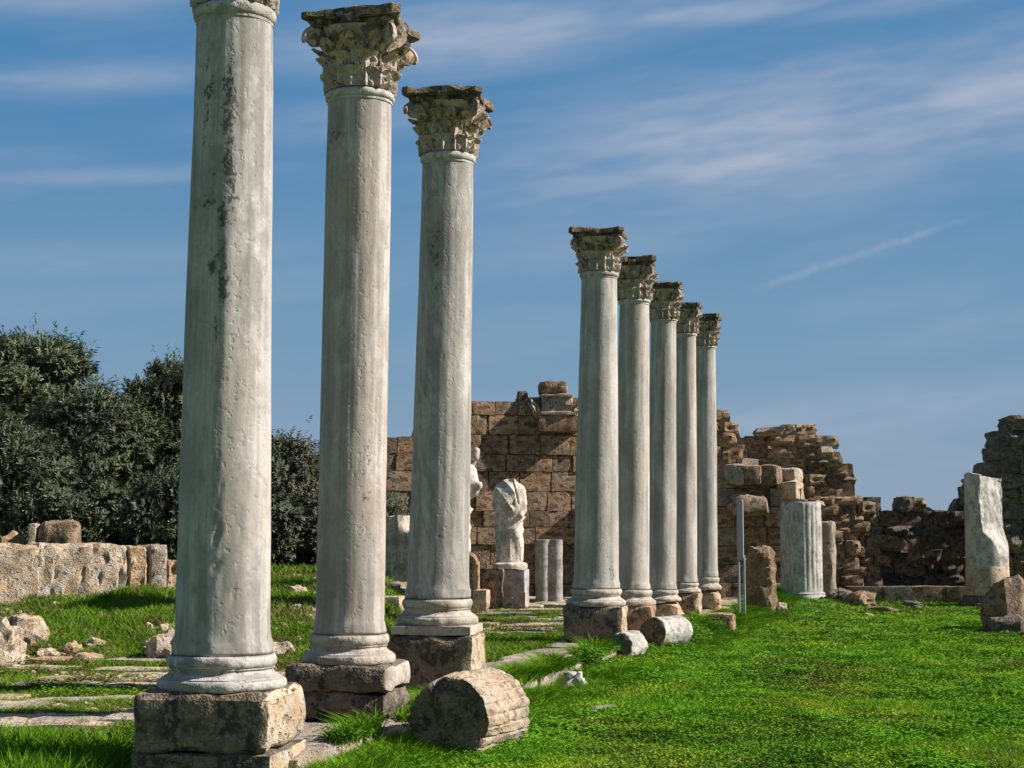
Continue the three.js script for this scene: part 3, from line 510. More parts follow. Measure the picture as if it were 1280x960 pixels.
function ruin({ name, label, category, d, x0, x1, top, base = 0.0, course = [0.4, 0.5], width = [0.5, 0.9], depth = 0.6, jut = 0.06, rough = 0, mats, seed, turn = 0, core = 0.14, skip = 0, group }) {
  const r = rng(seed), xc = xAt((x0 + x1) / 2, d, 1.5), t = thing(name, label, category, [xc, base, -d], turn, group);
  const X0 = xAt(x0, d, 1.5), X1 = xAt(x1, d, 1.5); let y = base, bank = stones(rough);
  const topAt = x => yAt(prof(top, pxOf(x, d, 2)), d);
  const maxTop = Math.max(...top.map(p => yAt(p[1], d)));
  let count = 0;
  while (y < maxTop) {
    const h = mix(course[0], course[1], r()); let x = X0 - r() * 0.3;
    while (x < X1) {
      const w = mix(width[0], width[1], r()), xm = x + w / 2; x += w;
      if (xm > X1 + 0.1 || xm < X0 - 0.1) continue;
      const lim = Math.min(topAt(xm - w * 0.25), topAt(xm + w * 0.25)); let hh = h;
      if (y + h * 0.55 > lim) continue; if (y + h > lim + 0.08) hh = Math.max(0.1, lim - y + 0.03);
      if (r() < skip) continue;
      const o = shade(new THREE.Mesh(bank[Math.floor(r() * bank.length)], mats[Math.floor(r() * mats.length)])); o.name = 'stone_block'; t.add(o);
      const dp = depth * (0.8 + 0.4 * r()), fr = (r() - 0.5) * 2 * jut;
      o.scale.set(w - 0.002 + (rough ? 0.06 : 0), hh - 0.001 + (rough ? 0.05 : 0), dp); if (r() < 0.5) o.rotation.y = Math.PI; o.position.set(xm - xc, y - base + hh / 2, fr - dp / 2 + depth / 2);
      if (rough) { o.rotation.z = (r() - 0.5) * 0.09; o.rotation.y += (r() - 0.5) * 0.2; } else { o.rotation.z = (r() - 0.5) * 0.012; o.rotation.y += (r() - 0.5) * 0.03; }
      count++;
    }
    y += h;
  }
  // rubble and mortar behind the face
  const sh = new THREE.Shape(); sh.moveTo(X0 - xc, -0.3); const n = 40; const pts = [];
  for (let i = 0; i <= n; i++) { const x = mix(X0, X1, i / n); pts.push([x - xc, Math.max(0.05, topAt(x) - base - 0.30 - 0.12 * Math.abs(n3(x * 3, seed, 1)))]); }
  for (const p of pts) sh.lineTo(...p); sh.lineTo(X1 - xc, -0.3); sh.closePath();
  const g = new THREE.ExtrudeGeometry(sh, { depth: Math.max(0.15, depth - core * 2), bevelEnabled: false, steps: 3 }); g.translate(0, 0, -depth / 2 + core * 0.8);
  mesh('rubble_core', finish(erode(g, 0.03, 3, seed), 0.6, 1.2, seed), mats[0], t);
  return [t, count];
}
const log = [];
// ashlar wall at the back, behind the statue
log.push(ruin({ name: 'ashlar_wall', label: 'brown squared-block wall rising behind the headless draped statue', category: 'wall', d: 40.2, x0: 462, x1: 905, base: 0.1, seed: 7, mats: M.wall, depth: 0.7, jut: 0.035, turn: 11 * RAD,
  top: [[460, 552], [516, 549], [517, 520], [560, 506], [640, 505], [650, 500], [656, 497], [672, 505], [720, 500], [770, 500], [800, 515], [860, 505], [907, 510]], course: [0.40, 0.50], width: [0.45, 0.85] }));
// taller broken pier and the rubble mass to its right
log.push(ruin({ name: 'broken_pier', label: 'sunlit broken masonry pier against the last column, end of the block wall', category: 'wall', d: 39.6, x0: 886, x1: 934, base: 0.1, seed: 17, mats: [M.wall[0], M.sandGrey, M.wall[3], M.wall[0]], depth: 0.8, jut: 0.09, rough: 1, top: [[886, 506], [905, 508], [915, 516], [924, 528], [930, 548], [936, 560]], course: [0.24, 0.4], width: [0.3, 0.55] }));
log.push(ruin({ name: 'rubble_wall', label: 'high ruined wall of rough stones with rounded rubble crest', category: 'wall', d: 41.2, x0: 922, x1: 1068, base: 0.1, seed: 27, mats: [...M.rubble, M.dark[0], M.wall[3], M.sandGrey, M.rubble[0]], depth: 0.9, jut: 0.14, rough: 1, top: [[920, 556], [936, 548], [948, 540], [965, 533], [985, 527], [1005, 529], [1018, 540], [1022, 546], [1051, 548], [1053, 565], [1065, 567], [1067, 620], [1075, 625]], course: [0.19, 0.38], width: [0.3, 0.75] }));
log.push(ruin({ name: 'stepped_wall', label: 'low stepped wall of large squared blocks in front of the rubble wall', category: 'wall', d: 39.2, x0: 900, x1: 1010, base: 0.1, seed: 37, mats: [M.wall[0], M.wall[3], M.wall[1], M.sandGrey, M.wall[0]], depth: 0.8, jut: 0.16, top: [[898, 585], [905, 583], [976, 584], [978, 590], [998, 590], [1000, 622], [1012, 622]], course: [0.42, 0.5], width: [0.5, 0.8] }));
log.push(ruin({ name: 'low_niche_wall', label: 'low dark broken wall with gapped crest between the two tall ruins', category: 'wall', d: 43.2, x0: 1058, x1: 1236, base: 0.05, seed: 47, mats: [...M.dark, M.rubble[3], M.rubble[1]], depth: 0.8, jut: 0.12, rough: 1, turn: 0, top: [[1058, 616], [1094, 618], [1096, 640], [1108, 646], [1112, 621], [1164, 620], [1166, 630], [1189, 630], [1192, 606], [1212, 606], [1240, 600]], course: [0.22, 0.42], width: [0.3, 0.7] }));
log.push(ruin({ name: 'niche_side_wall', label: 'dark rubble jamb at the edge of the gapped low wall, below the rubble crest', category: 'wall', d: 41.4, x0: 1062, x1: 1096, base: 0.05, seed: 49, mats: [M.dark[1], M.rubble[1], M.rubble[3]], depth: 0.9, jut: 0.1, rough: 1, top: [[1060, 622], [1094, 622], [1097, 650]], course: [0.2, 0.34], width: [0.28, 0.5] }));
log.push(ruin({ name: 'ruined_tower', label: 'tall dark masonry stump with stepped crest behind the split white shaft', category: 'wall', d: 41.6, x0: 1222, x1: 1420, base: 0.05, seed: 57, mats: [...M.dark, M.rubble[1], M.rubble[3]], depth: 1.4, jut: 0.1, rough: 1, top: [[1221, 600], [1223, 566], [1246, 560], [1248, 540], [1256, 528], [1272, 521], [1300, 518], [1340, 500], [1420, 505]], course: [0.3, 0.5], width: [0.4, 0.9] }));
log.push(ruin({ name: 'foundation_course', label: 'low grey foundation course at the foot of the gapped dark wall', category: 'wall', d: 40.3, x0: 1064, x1: 1212, base: -0.02, seed: 67, mats: [M.dark[0], M.rubble[3], M.wall[4]], depth: 0.6, jut: 0.08, top: [[1062, 728], [1212, 734]], course: [0.4, 0.46], width: [0.6, 1.0] }));
// cornice remains on top of the ashlar wall
{
  const d = 40.1, X = px => xAt(px, d, 5.2);
  const y1 = yAt(541, d), y2 = yAt(521, d), y3 = yAt(494, d), y4 = yAt(478, d);
  const l = single('lintel_stone', block(X(722) - X(671), y2 - y1, 1.0, { r: 0.02, amp: 0.012, seed: 91, seg: 0.15, chip: 0.02 }), M.wall[1], 'long plain lintel projecting from the wall top', 'stone', [(X(722) + X(671)) / 2, y1, -d + 0.1], 0.05);
  const t = thing('cornice_fragment', 'carved cornice fragment with sunlit scrolled ends on the lintel', 'cornice', [(X(722) + X(656)) / 2, y2, -d + 0.12], 0.05);
  const W = X(716) - X(672), h = y3 - y2;
  mesh('panel', block(W * 0.86, h * 0.95, 0.8, { r: 0.04, amp: 0.04, freq: 5, seed: 92, seg: 0.08, max: 12 }), M.sandGrey, t).position.x = 0.1;
  mesh('moulding', block(W * 1.06, h * 0.16, 0.95, { r: 0.03, amp: 0.02, seed: 93, seg: 0.1 }), M.sand, t).position.set(0.1, 0.001, 0.02);
  mesh('moulding', block(W * 0.9, h * 0.14, 0.9, { r: 0.03, amp: 0.02, seed: 94, seg: 0.1 }), M.sand, t).position.set(0.1, h * 0.84, 0.02);
  for (const s of [-1, 1]) { const o = mesh('scroll_end', rock(0.12, h * 0.5, 0.42, 95 + s, { amp: 0.35, freq: 2.5 }), M.sandPale, t); o.position.set(0.1 + s * W * 0.52, 0.04, 0.06); o.rotation.z = s * -0.5; }
  single('crowning_stone', block(X(707) - X(673), y4 - y3, 0.7, { r: 0.05, amp: 0.03, seed: 97, seg: 0.1, chip: 0.03 }), M.wall[2], 'squared dark stone crowning the carved cornice fragment', 'stone', [(X(707) + X(673)) / 2, y3, -d + 0.1], 0.03);
  single('crest_stone', block(0.24, 0.3, 0.5, { r: 0.05, amp: 0.03, seed: 98, seg: 0.08 }), M.wall[4], 'small upright stone left on the wall crest beside the carved cornice', 'stone', [X(652), yAt(505, d), -d + 0.05], 0.1);
}
// big loose blocks in the rubble ruin
for (const [px, py, w, h, dp, d, turn, m, label, seed] of [
  [918, 607, 0.5, 0.5, 0.5, 38.9, -0.35, M.sandGrey, 'weathered block at the end of the stepped wall top, beside the last column', 1], [936, 607, 0.58, 0.48, 0.6, 38.85, -0.2, M.wall[2], 'dark squared block in the middle of the stepped wall top', 2],
  [961, 607, 0.5, 0.48, 0.6, 38.9, -0.35, M.wall[2], 'dark squared block with a bright sunlit side on the stepped wall', 3], [986, 603, 0.5, 0.34, 0.6, 39.4, -0.5, M.sand, 'pale sunlit block nearest the fluted stump, upper of two', 4], [987, 625, 0.52, 0.44, 0.7, 39.2, -0.5, M.sandPale, 'pale sunlit block nearest the fluted stump, lower of two', 5]]) {
  single('loose_block', block(w, h, dp, { r: 0.04, amp: 0.025, seed: 110 + seed, seg: 0.1, chip: 0.03 }), m, label, 'stone', [xAt(px, d, 2), yAt(py, d), -d + 0.25], turn, 'loose blocks on the stepped wall');
}
{ const d = 38.5, x = xAt(934, d, 2), y = yAt(642, d); single('arch_stone', rock(0.55, 0.32, 0.32, 121, { amp: 0.12, flat: 0.5 }), M.wall[0], 'rounded brown arch stone projecting low on the stepped wall', 'stone', [x, y, -d], 0.1); }

// ------------------------------------------------------------------ statue and the pieces round it
const smin = (a, b, k) => { const h = Math.max(k - Math.abs(a - b), 0) / k; return Math.min(a, b) - h * h * k * 0.25; };
function cap3(p, a, b, ra, rb, sz = 1) { const bx = b[0] - a[0], by = b[1] - a[1], bz = (b[2] - a[2]) / sz, qx = p[0] - a[0], qy = p[1] - a[1], qz = (p[2] - a[2]) / sz; const t = clamp((qx * bx + qy * by + qz * bz) / (bx * bx + by * by + bz * bz + 1e-9), 0, 1); return Math.hypot(qx - bx * t, qy - by * t, qz - bz * t) - mix(ra, rb, t); }
function field(fn, lo, hi, res) {                                            // mesh of the surface where fn = 0
  const mc = new MarchingCubes(res, new THREE.MeshBasicMaterial(), false, false, 160000); mc.isolation = 0;
  const half = res / 2; for (let k = 0; k < res; k++) for (let j = 0; j < res; j++) for (let i = 0; i < res; i++) { const p = [i, j, k].map((q, a) => mix(lo[a], hi[a], ((q - half) / half + 1) / 2)); mc.field[k * res * res + j * res + i] = -fn(p); }
  mc.update(); const n = mc.count, pos = new Float32Array(n * 3);
  for (let i = 0; i < n; i++) for (let a = 0; a < 3; a++) pos[i * 3 + a] = mix(lo[a], hi[a], (mc.positionArray[i * 3 + a] + 1) / 2);
  const g = new THREE.BufferGeometry(); g.setAttribute('position', new THREE.BufferAttribute(pos, 3)); const w = mergeVertices(g, 1e-5); w.computeVertexNormals(); return w;
}
const fold = t => { const q = Math.abs(((t / (2 * Math.PI)) % 1 + 1) % 1 - 0.5) * 2; return 1 - 2 * q ** 0.6; };          // rounded ridges with sharp valleys
function draped(p, arms) {
  const [x, y, z] = p, n = n3(x * 3, y * 2.2, z * 3), front = smooth(-0.1, 0.08, z);
  // long robe
  let robe = cap3(p, [-0.01, 0.06, 0], [0, 0.95, 0], 0.27, 0.28, 0.62);
  robe = smin(robe, cap3(p, [0.10, 0.06, 0.05], [0.085, 0.62, 0.115], 0.085, 0.115, 0.9), 0.07);
  robe = Math.max(robe, -y + 0.01);
  robe -= fold(x * 34 + 2.0 * Math.sin(y * 3.1) + n * 2.4 + z * 10) * 0.02 * smooth(0.70, 0.35, y) * smooth(0.02, 0.1, y);
  robe -= fold((y - 0.95 * x) * 27 + n * 2.2) * 0.024 * smooth(0.42, 0.62, y) * front;
  robe -= 0.03 * Math.exp(-(((y - 0.70 - 0.75 * x) / 0.03) ** 2)) * front - 0.028 * Math.exp(-(((y - 0.64 - 0.75 * x) / 0.02) ** 2)) * front;       // rolled edge of the mantle
  // upper body wrapped in the mantle
  let up = (Math.hypot(x / 0.285, (y - 1.24) / 0.44, z / 0.225) - 1) * 0.23;
  up = smin(up, cap3(p, [-0.155, 1.43, -0.01], [0.155, 1.43, -0.01], 0.14, 0.14, 0.85), 0.10);
  up = smin(up, cap3(p, [0, 1.5, 0], [0, 1.61, 0], 0.12, 0.075), 0.05);
  for (const [a, b, c] of arms) { up = smin(up, cap3(p, a, b, 0.10, 0.09), 0.06); up = smin(up, cap3(p, b, c, 0.072, 0.055), 0.035); }
  up = Math.max(up, -(Math.hypot(x - 0.01, (y - 1.65) * 1.2, z - 0.02) - 0.08));                               // the hollow where the head was set
  up -= fold(x * 24 + (y - 1.3) * 16 * (x < 0.08 ? 1 : -1) + n * 2) * 0.016 * front * smooth(1.02, 1.12, y);
  up += 0.04 * Math.exp(-(((x - 0.07 - 0.22 * (1.55 - y)) / 0.016) ** 2)) * smooth(1.14, 1.2, y) * smooth(1.62, 1.52, y) * front;             // deep slit at the neck opening
  return smin(robe, up, 0.035) - 0.004 * n3(x * 13, y * 13, z * 13);
}
const statueArms = [[[-0.225, 1.38, -0.01], [-0.24, 1.10, 0.05], [0.0, 1.08, 0.205]], [[0.23, 1.38, -0.01], [0.25, 1.06, 0.03], [0.20, 0.94, 0.16]]];
const ps = { d: 33.6 };
{
  const d = ps.d, x = xAt(637, d, 1.5), yb = yAt(711, d);
  const t = thing('draped_statue', 'headless white marble statue in a draped robe on a low block pedestal', 'statue', [x, yb, -d], 0.12);
  const g = field(p => draped([p[0], p[1] - 0.09, p[2]], statueArms), [-0.5, 0.0, -0.36], [0.5, 1.84, 0.36], 128);
  const H = yAt(600, d) - yb, s = H / 1.74; g.scale(s, s, s);
  mesh('figure', boxUV(g.toNonIndexed(), 1.2, 5), M.statue = mat(marbleMap, marbleBump, 0.008, { color: C(1.45, 1.34, 1.22) }), t);
  mesh('base_slab', ring([[0, 0], [0.37, 0], [0.385, 0.05], [0.38, 0.1], [0.33, 0.13], [0, 0.14]], { seg: 40, amp: 0.03, freq: 2, seed: 4 }), M.statue, t);
  const gy = 0.21, pd = thing('statue_pedestal', 'dark grey stone pedestal with a pale chipped corner under the headless statue', 'pedestal', [xAt(641, d, 0.6), gy, -d], -0.18);
  mesh('pedestal_block', block(0.62, yb - gy, 0.6, { r: 0.025, amp: 0.012, seed: 131, seg: 0.1, chip: 0.02 }), M.marbleGrey, pd);
  mesh('mended_corner', block(0.17, 0.32, 0.4, { r: 0.03, amp: 0.02, seed: 132, seg: 0.07 }), M.marbleWarm, pd).position.set(0.25, 0.03, 0.13);
}
{ // a second statue, mostly behind the leaning column
  const d = 35.5, x = xAt(563, d, 1.5), yb = yAt(722, d);
  const t = thing('draped_statue', 'marble statue mostly hidden behind the leaning column, one bent arm showing', 'statue', [x, 0.2, -d], 0.1);
  const arms = [[[-0.29, 1.43, 0], [-0.36, 1.15, 0.05], [-0.1, 1.1, 0.2]], [[0.27, 1.42, 0], [0.30, 1.18, 0.06], [0.37, 1.24, 0.12]]];
  const g = field(p => Math.min(draped(p, arms), Math.min(cap3(p, [0.26, 1.46, 0], [0.34, 1.64, 0.03], 0.045, 0.035), cap3(p, [0.33, 1.64, 0.03], [0.35, 1.72, 0.03], 0.06, 0.05))), [-0.6, -0.02, -0.42], [0.66, 1.84, 0.42], 84);
  const s = (yAt(560, d) - yb) / 1.76; g.scale(s, s, s); g.translate(0, yb - 0.2, 0);
  mesh('figure', boxUV(g.toNonIndexed(), 1.2, 6), M.statue, t); mesh('plinth_block', block(0.7, yb - 0.2 + 0.02, 0.6, { seed: 133, amp: 0.015 }), M.wall[3], t);
}
for (const [name, px, py, w, h, dp, d, turn, m, label, seed] of [
  ['carved_block', 613, 757, 0.46, 0.80, 0.5, 33.0, -0.3, M.wall[0], 'upright brown block leaning by the statue pedestal with a pale sunlit edge', 141],
  ['pale_block', 602, 763, 0.30, 0.42, 0.3, 32.3, -0.25, M.sandPale, 'small pale upright block in front of the brown block', 142],
  ['pale_block', 634, 757, 0.20, 0.24, 0.24, 33.0, -0.3, M.sand, 'small tan stone under the edge of the statue pedestal', 143],
  ['low_kerb_block', 488, 781, 0.45, 0.5, 0.4, 27.5, -0.2, M.sand, 'rough tan block low between the slab-based column and the leaning one', 144]]) {
  const x = xAt(px, d, 0.5), y = Math.min(yAt(py, d), G(x, d) + 0.05); single(name, block(w, h, dp, { r: 0.03, amp: 0.02, seed, seg: 0.09, chip: 0.03 }), m, label, 'stone', [x, y, -d], turn); noGrass(x, d, w / 2, dp / 2);
}
{ // slab with a rounded head
  const d = 32.8, x = xAt(585, d, 1), w = 0.5, sh = new THREE.Shape(), y0 = G(x, d) - 0.03, h = yAt(690, d) - y0; sh.moveTo(-w / 2, 0); sh.lineTo(w / 2, 0); sh.lineTo(w / 2, h - w / 2); sh.absarc(0, h - w / 2, w / 2, 0, Math.PI, false); sh.lineTo(-w / 2, 0);
  const hole = new THREE.Path(); hole.absarc(0, h - w / 2, w * 0.36, 0, Math.PI * 2, true); 
  const g = new THREE.ExtrudeGeometry(sh, { depth: 0.24, bevelEnabled: true, bevelSize: 0.02, bevelThickness: 0.02, bevelSegments: 2, curveSegments: 16, steps: 3 });
  const t = thing('round_topped_slab', 'round-topped stone slab beside the leaning column, next to small blocks', 'stone', [x, y0, -d], -0.15);
  mesh('slab', finish(erode(g, 0.015, 4, 3), 0.7, 1.2, 3), M.wall[3], t);
  const rim = new THREE.TorusGeometry(w * 0.42, 0.035, 8, 24, Math.PI).translate(0, h - w / 2, 0.27); mesh('rim', finish(erode(rim, 0.006, 9, 2), 0.9, 1, 4), M.sandPale, t);
}
{ // carved white fragment between two columns
  const d = 33, x = xAt(494, d, 1.5), y = G(x, d) - 0.05, h = yAt(645, d) - y;
  single('carved_fragment', erodeBlock(0.52, h, 0.4, 151), M.marbleWarm, 'tall pale carved fragment standing in grass between two columns', 'stone', [x, y, -d], -0.3); noGrass(x, d, 0.2);
}
function erodeBlock(w, h, dp, seed) { const g = new THREE.BoxGeometry(w, h, dp, 10, 22, 6), p = g.attributes.position; for (let i = 0; i < p.count; i++) { const y = p.getY(i) / h + 0.5, k = 1 - 0.35 * smooth(0.75, 1, y) * (p.getX(i) < 0 ? 1 : 0.35); p.setX(i, p.getX(i) * k); p.setZ(i, p.getZ(i) + 0.03 * Math.sin(p.getX(i) * 30 + 4 * y)); } erode(g, 0.03, 4.5, seed); g.translate(0, h / 2, 0); return finish(g, 0.7, 1.1, seed); }
{ // double half-column pillar
  const d = 36.8, x = xAt(686.5, d, 1), y = 0.2, h = yAt(675, d) - y, R = 0.155, sh = new THREE.Shape();
  sh.moveTo(-2 * R + 0.02, -0.16); sh.lineTo(-2 * R + 0.02, 0); sh.absarc(-R + 0.01, 0.03, R - 0.005, Math.PI, 0.85, true); sh.lineTo(-0.012, 0.115); sh.lineTo(0.012, 0.115); sh.absarc(R - 0.01, 0.03, R - 0.005, Math.PI - 0.85, 0, true); sh.lineTo(2 * R - 0.02, -0.16); sh.closePath();
  const g = new THREE.ExtrudeGeometry(sh, { depth: h, bevelEnabled: true, bevelSize: 0.01, bevelThickness: 0.01, bevelSegments: 1, curveSegments: 18, steps: 12 }).rotateX(-Math.PI / 2).scale(1, 1, -1);
  const idx = g.index; const q = weld(g); { const ix = q.index.array; for (let i = 0; i < ix.length; i += 3) { const a = ix[i]; ix[i] = ix[i + 1]; ix[i + 1] = a; } }
  single('double_half_column', finish(erode(q, 0.006, 4, 9), 0.6, 1.1, 9), M.marbleGrey, 'grey twin half-column stub standing before the block wall', 'column stub', [x, y, -d], 0.1); noGrass(x, d, 0.3, 0.2);
}
// ------------------------------------------------------------------ stumps and posts on the right
{
  const d = 37.4, x = xAt(1002, d, 1), y = yAt(748, d), h = yAt(627, d) - y, R = 0.485, rows = [];
  const t = thing('fluted_stump', 'broad white fluted column stump in front of the rubble wall', 'column stump', [x, y, -d], 0.2);
  const pr = [[0, 0.14], [R * 1.0, 0.14]]; for (let i = 0; i <= 24; i++) pr.push([R * mix(1, 0.97, i / 24), 0.17 + (h - 0.2) * i / 24]); pr.push([R * 0.93, h - 0.01], [R * 0.6, h - 0.03], [0, h - 0.02]);
  mesh('shaft', ring(pr, { seg: 144, amp: 0.006, freq: 3, seed: 19, flute: (th, yy) => (yy > 0.17 && yy < h - 0.04 ? 0.016 * (1 - Math.abs(Math.cos(th * 12)) ** 0.8) : 0.005) }), M.marble, t);
  mesh('lip', rock(0.14, 0.07, 0.12, 41, { detail: 2 }), M.marbleWarm, t).position.set(R * 0.88, h - 0.09, 0.1);
  mesh('base', ring([[0, -0.12], [R * 1.15, -0.12], [R * 1.17, -0.02], [R * 1.12, 0.05], [R * 1.06, 0.09], [R * 1.08, 0.13], [R * 1.0, 0.15], [0, 0.15]], { seg: 48, amp: 0.02, freq: 3, seed: 43 }), M.marble, t);
  noGrass(x, d, 0.5);
}
{ const d = 39.6, x = xAt(1033, d, 1), y = 0.05, h = yAt(652, d) - y; single('pier_stub', block(0.42, h, 0.5, { r: 0.05, amp: 0.035, seed: 161, seg: 0.1, max: 14, chip: 0.03 }), M.sandGrey, 'narrow upright stone pier just behind the white fluted stump', 'stone', [x, y, -d], -0.35); noGrass(x, d, 0.3); }
{ // rough standing stone
  const d = 34.4, x = xAt(951, d, 0.6), y = G(x, d) - 0.04, h = yAt(685, d) - y, g = new THREE.BoxGeometry(0.6, h, 0.55, 12, 26, 10), p = g.attributes.position;
  for (let i = 0; i < p.count; i++) { const v = p.getY(i) / h + 0.5, X = p.getX(i), Z = p.getZ(i), a = Math.hypot(X / 0.3, Z / 0.275), m = Math.max(Math.abs(X / 0.3), Math.abs(Z / 0.275)) || 1, k = mix(1, m / (a || 1), 0.7) * (1 - 0.08 * v) * (1 - 0.25 * smooth(0.9, 1, v)); p.setX(i, X * k * 1.08); p.setZ(i, Z * k * 1.08); }
  erode(g, 0.035, 5, 12, 4); erode(g, 0.02, 14, 5, 2); g.translate(0, h / 2, 0);
  single('standing_stone', finish(g, 0.7, 0.7, 12), M.standing = mat(sandMap, sandBump, 0.06, { color: C(0.62, 0.54, 0.42) }), 'pitted brown standing stone beside the grey post', 'stone', [x, y, -d], -0.3); noGrass(x, d, 0.3);
  single('rubble_stone', rock(0.13, 0.13, 0.12, 44), M.sand, 'small tan stone at the foot of the pitted standing stone', 'stone', [x + 0.42, y + 0.0, -d + 0.1]);
}
{ // grey post: board on two thin tubes
  const d = 32.2, x = xAt(927, d, 1), y = G(x, d), h = yAt(625, d) - y, t = thing('grey_post', 'thin grey metal post with a narrow upper board, beside the pitted standing stone', 'post', [x, y, -d], -0.55);
  const mid = yAt(697, d) - y;
  for (const s of [-1, 1]) { const o = mesh('tube', new THREE.CylinderGeometry(0.022, 0.022, mid + 0.08, 12), M.metal, t); o.position.set(s * 0.058, (mid + 0.08) / 2 - 0.03, -0.0); }
  const b = new THREE.ExtrudeGeometry((() => { const s = new THREE.Shape(); s.moveTo(-0.06, 0); s.lineTo(0.06, 0); s.lineTo(0.06, h - mid - 0.02); s.lineTo(0.045, h - mid); s.lineTo(-0.045, h - mid); s.lineTo(-0.06, h - mid - 0.02); s.closePath(); return s; })(), { depth: 0.03, bevelEnabled: true, bevelSize: 0.006, bevelThickness: 0.006, bevelSegments: 1 });
  const o = mesh('board', b, M.metal, t); o.position.set(0, mid, 0.024);
  mesh('clamp', new THREE.BoxGeometry(0.165, 0.04, 0.06), M.metal, t).position.set(0, mid - 0.03, 0);
}
{ // split white shaft
  const d = 38.6, x = xAt(1234, d, 1), y = 0.12, h = yAt(596, d) - y, R = 0.5, rows = 60, seg = 96, pos = [], idx = [];
  const t = thing('split_shaft', 'tall white column shaft split down one side, standing by the dark tower', 'column stump', [x, 0, -d], 0);
  const yb = yAt(708, d);
  const nx = 0.62, nz = 0.785;
  const pt = (th, v, k) => { const yy = yb + (y + h - yb) * v; let r = R * mix(1, 0.96, v) * k + 0.008 * n3(Math.sin(th) * 3, yy * 1.5, Math.cos(th) * 3); let X = r * Math.sin(th), Z = r * Math.cos(th), Y = yy;
    const lim = mix(0.98, 0.30, smooth(0.08, 0.5, v + 0.05 * n3(X * 3, yy * 2, 3))) * R + 0.03 * n3(X * 5, yy * 3, Z * 5) + 0.015 * n3(X * 13, yy * 11, Z * 13), q = X * nx + Z * nz;
    if (q > lim) { const e = q - lim; X -= nx * e; Z -= nz * e; }
    if (v > 0.999) Y += 0.10 * (-X / R) + 0.03 * n3(X * 6, 1, Z * 6); return [X, Y, Z]; };
  const rings = [[0, 0], [0, 1]]; for (let j = 1; j <= rows; j++) rings.push([j / rows, 1]); rings.push([1, 0.6], [1, 0]);
  for (const [v, k] of rings) for (let i = 0; i < seg; i++) pos.push(...pt(i / seg * 2 * Math.PI, v, k));
  for (let j = 0; j < rings.length - 1; j++) for (let i = 0; i < seg; i++) { const a = j * seg + i, b = j * seg + (i + 1) % seg; idx.push(a, b, b + seg, a, b + seg, a + seg); }
  const g = new THREE.BufferGeometry(); g.setAttribute('position', new THREE.Float32BufferAttribute(pos, 3)); g.setIndex(idx);
  mesh('shaft', finish(g, 0.5, 1.3, 3), M.marble, t);
  mesh('lower_drum', ring([[0, 0.28], [R * 1.03, 0.28], [R * 1.02, 0.3], [R * 1.01, yb - 0.02], [R * 0.98, yb + 0.004], [0, yb + 0.004]], { seg: 48, amp: 0.02, freq: 3, seed: 46 }), M.sandPale, t);
  mesh('base', ring([[0, -0.08], [R * 1.35, -0.08], [R * 1.34, 0.1], [R * 1.15, 0.13], [R * 1.16, 0.22], [R * 1.08, 0.29], [0, 0.29]], { seg: 40, amp: 0.035, freq: 3, seed: 47 }), M.dark[1], t);
  noGrass(x, d, 0.6);
}
{ // two stacked brown stones near the right edge
  const d = 28.9, x = xAt(1262, d, 0.5), y = G(x, d) - 0.03;
  single('squared_stone', block(0.62, 0.34, 0.55, { r: 0.05, amp: 0.035, seed: 171, seg: 0.08, chip: 0.04 }), M.dark[1], 'dark squared stone lying in grass before the rounded boulder', 'stone', [xAt(1247, d, 0.2), y, -d + 0.35], -0.1);
  single('boulder', rock(0.46, 0.68, 0.42, 172, { amp: 0.22, flat: 1 }), M.wall[2], 'big rounded brown boulder below the split white shaft', 'boulder', [x + 0.06, y, -d - 0.25], 0.5); noGrass(x, d, 0.55, 0.6);
}
for (const [px, py, rx, ry, rz, m, seed, label] of [[1075, 757, 0.42, 0.22, 0.3, M.rubble[1], 181, 'long brown boulder at the foot of the grey foundation course'], [1050, 752, 0.3, 0.2, 0.3, M.dark[1], 182, 'dark squat boulder next to the fluted stump'], [1085, 772, 0.11, 0.07, 0.1, M.sandWarm, 183, 'small orange stone on the lawn before the foundation course'], [1140, 760, 0.3, 0.12, 0.2, M.dark[0], 184, 'flat dark stone below the foundation course'], [1100, 766, 0.34, 0.1, 0.2, M.rubble[3], 185, 'low long stone at the lawn edge by the brown boulder']]) {
  let d = 36; for (let i = 0; i < 20; i++) d = dAt(py, G(xAt(px, d, 0), d)); d = Math.min(d, 39.6); const x = xAt(px, d, 0.1); single('rubble_stone', rock(rx, ry, rz, seed), m, label, 'stone', [x, G(x, d) - 0.02, -d], seed); noGrass(x, d, rx * 0.7, rz * 0.7);
}

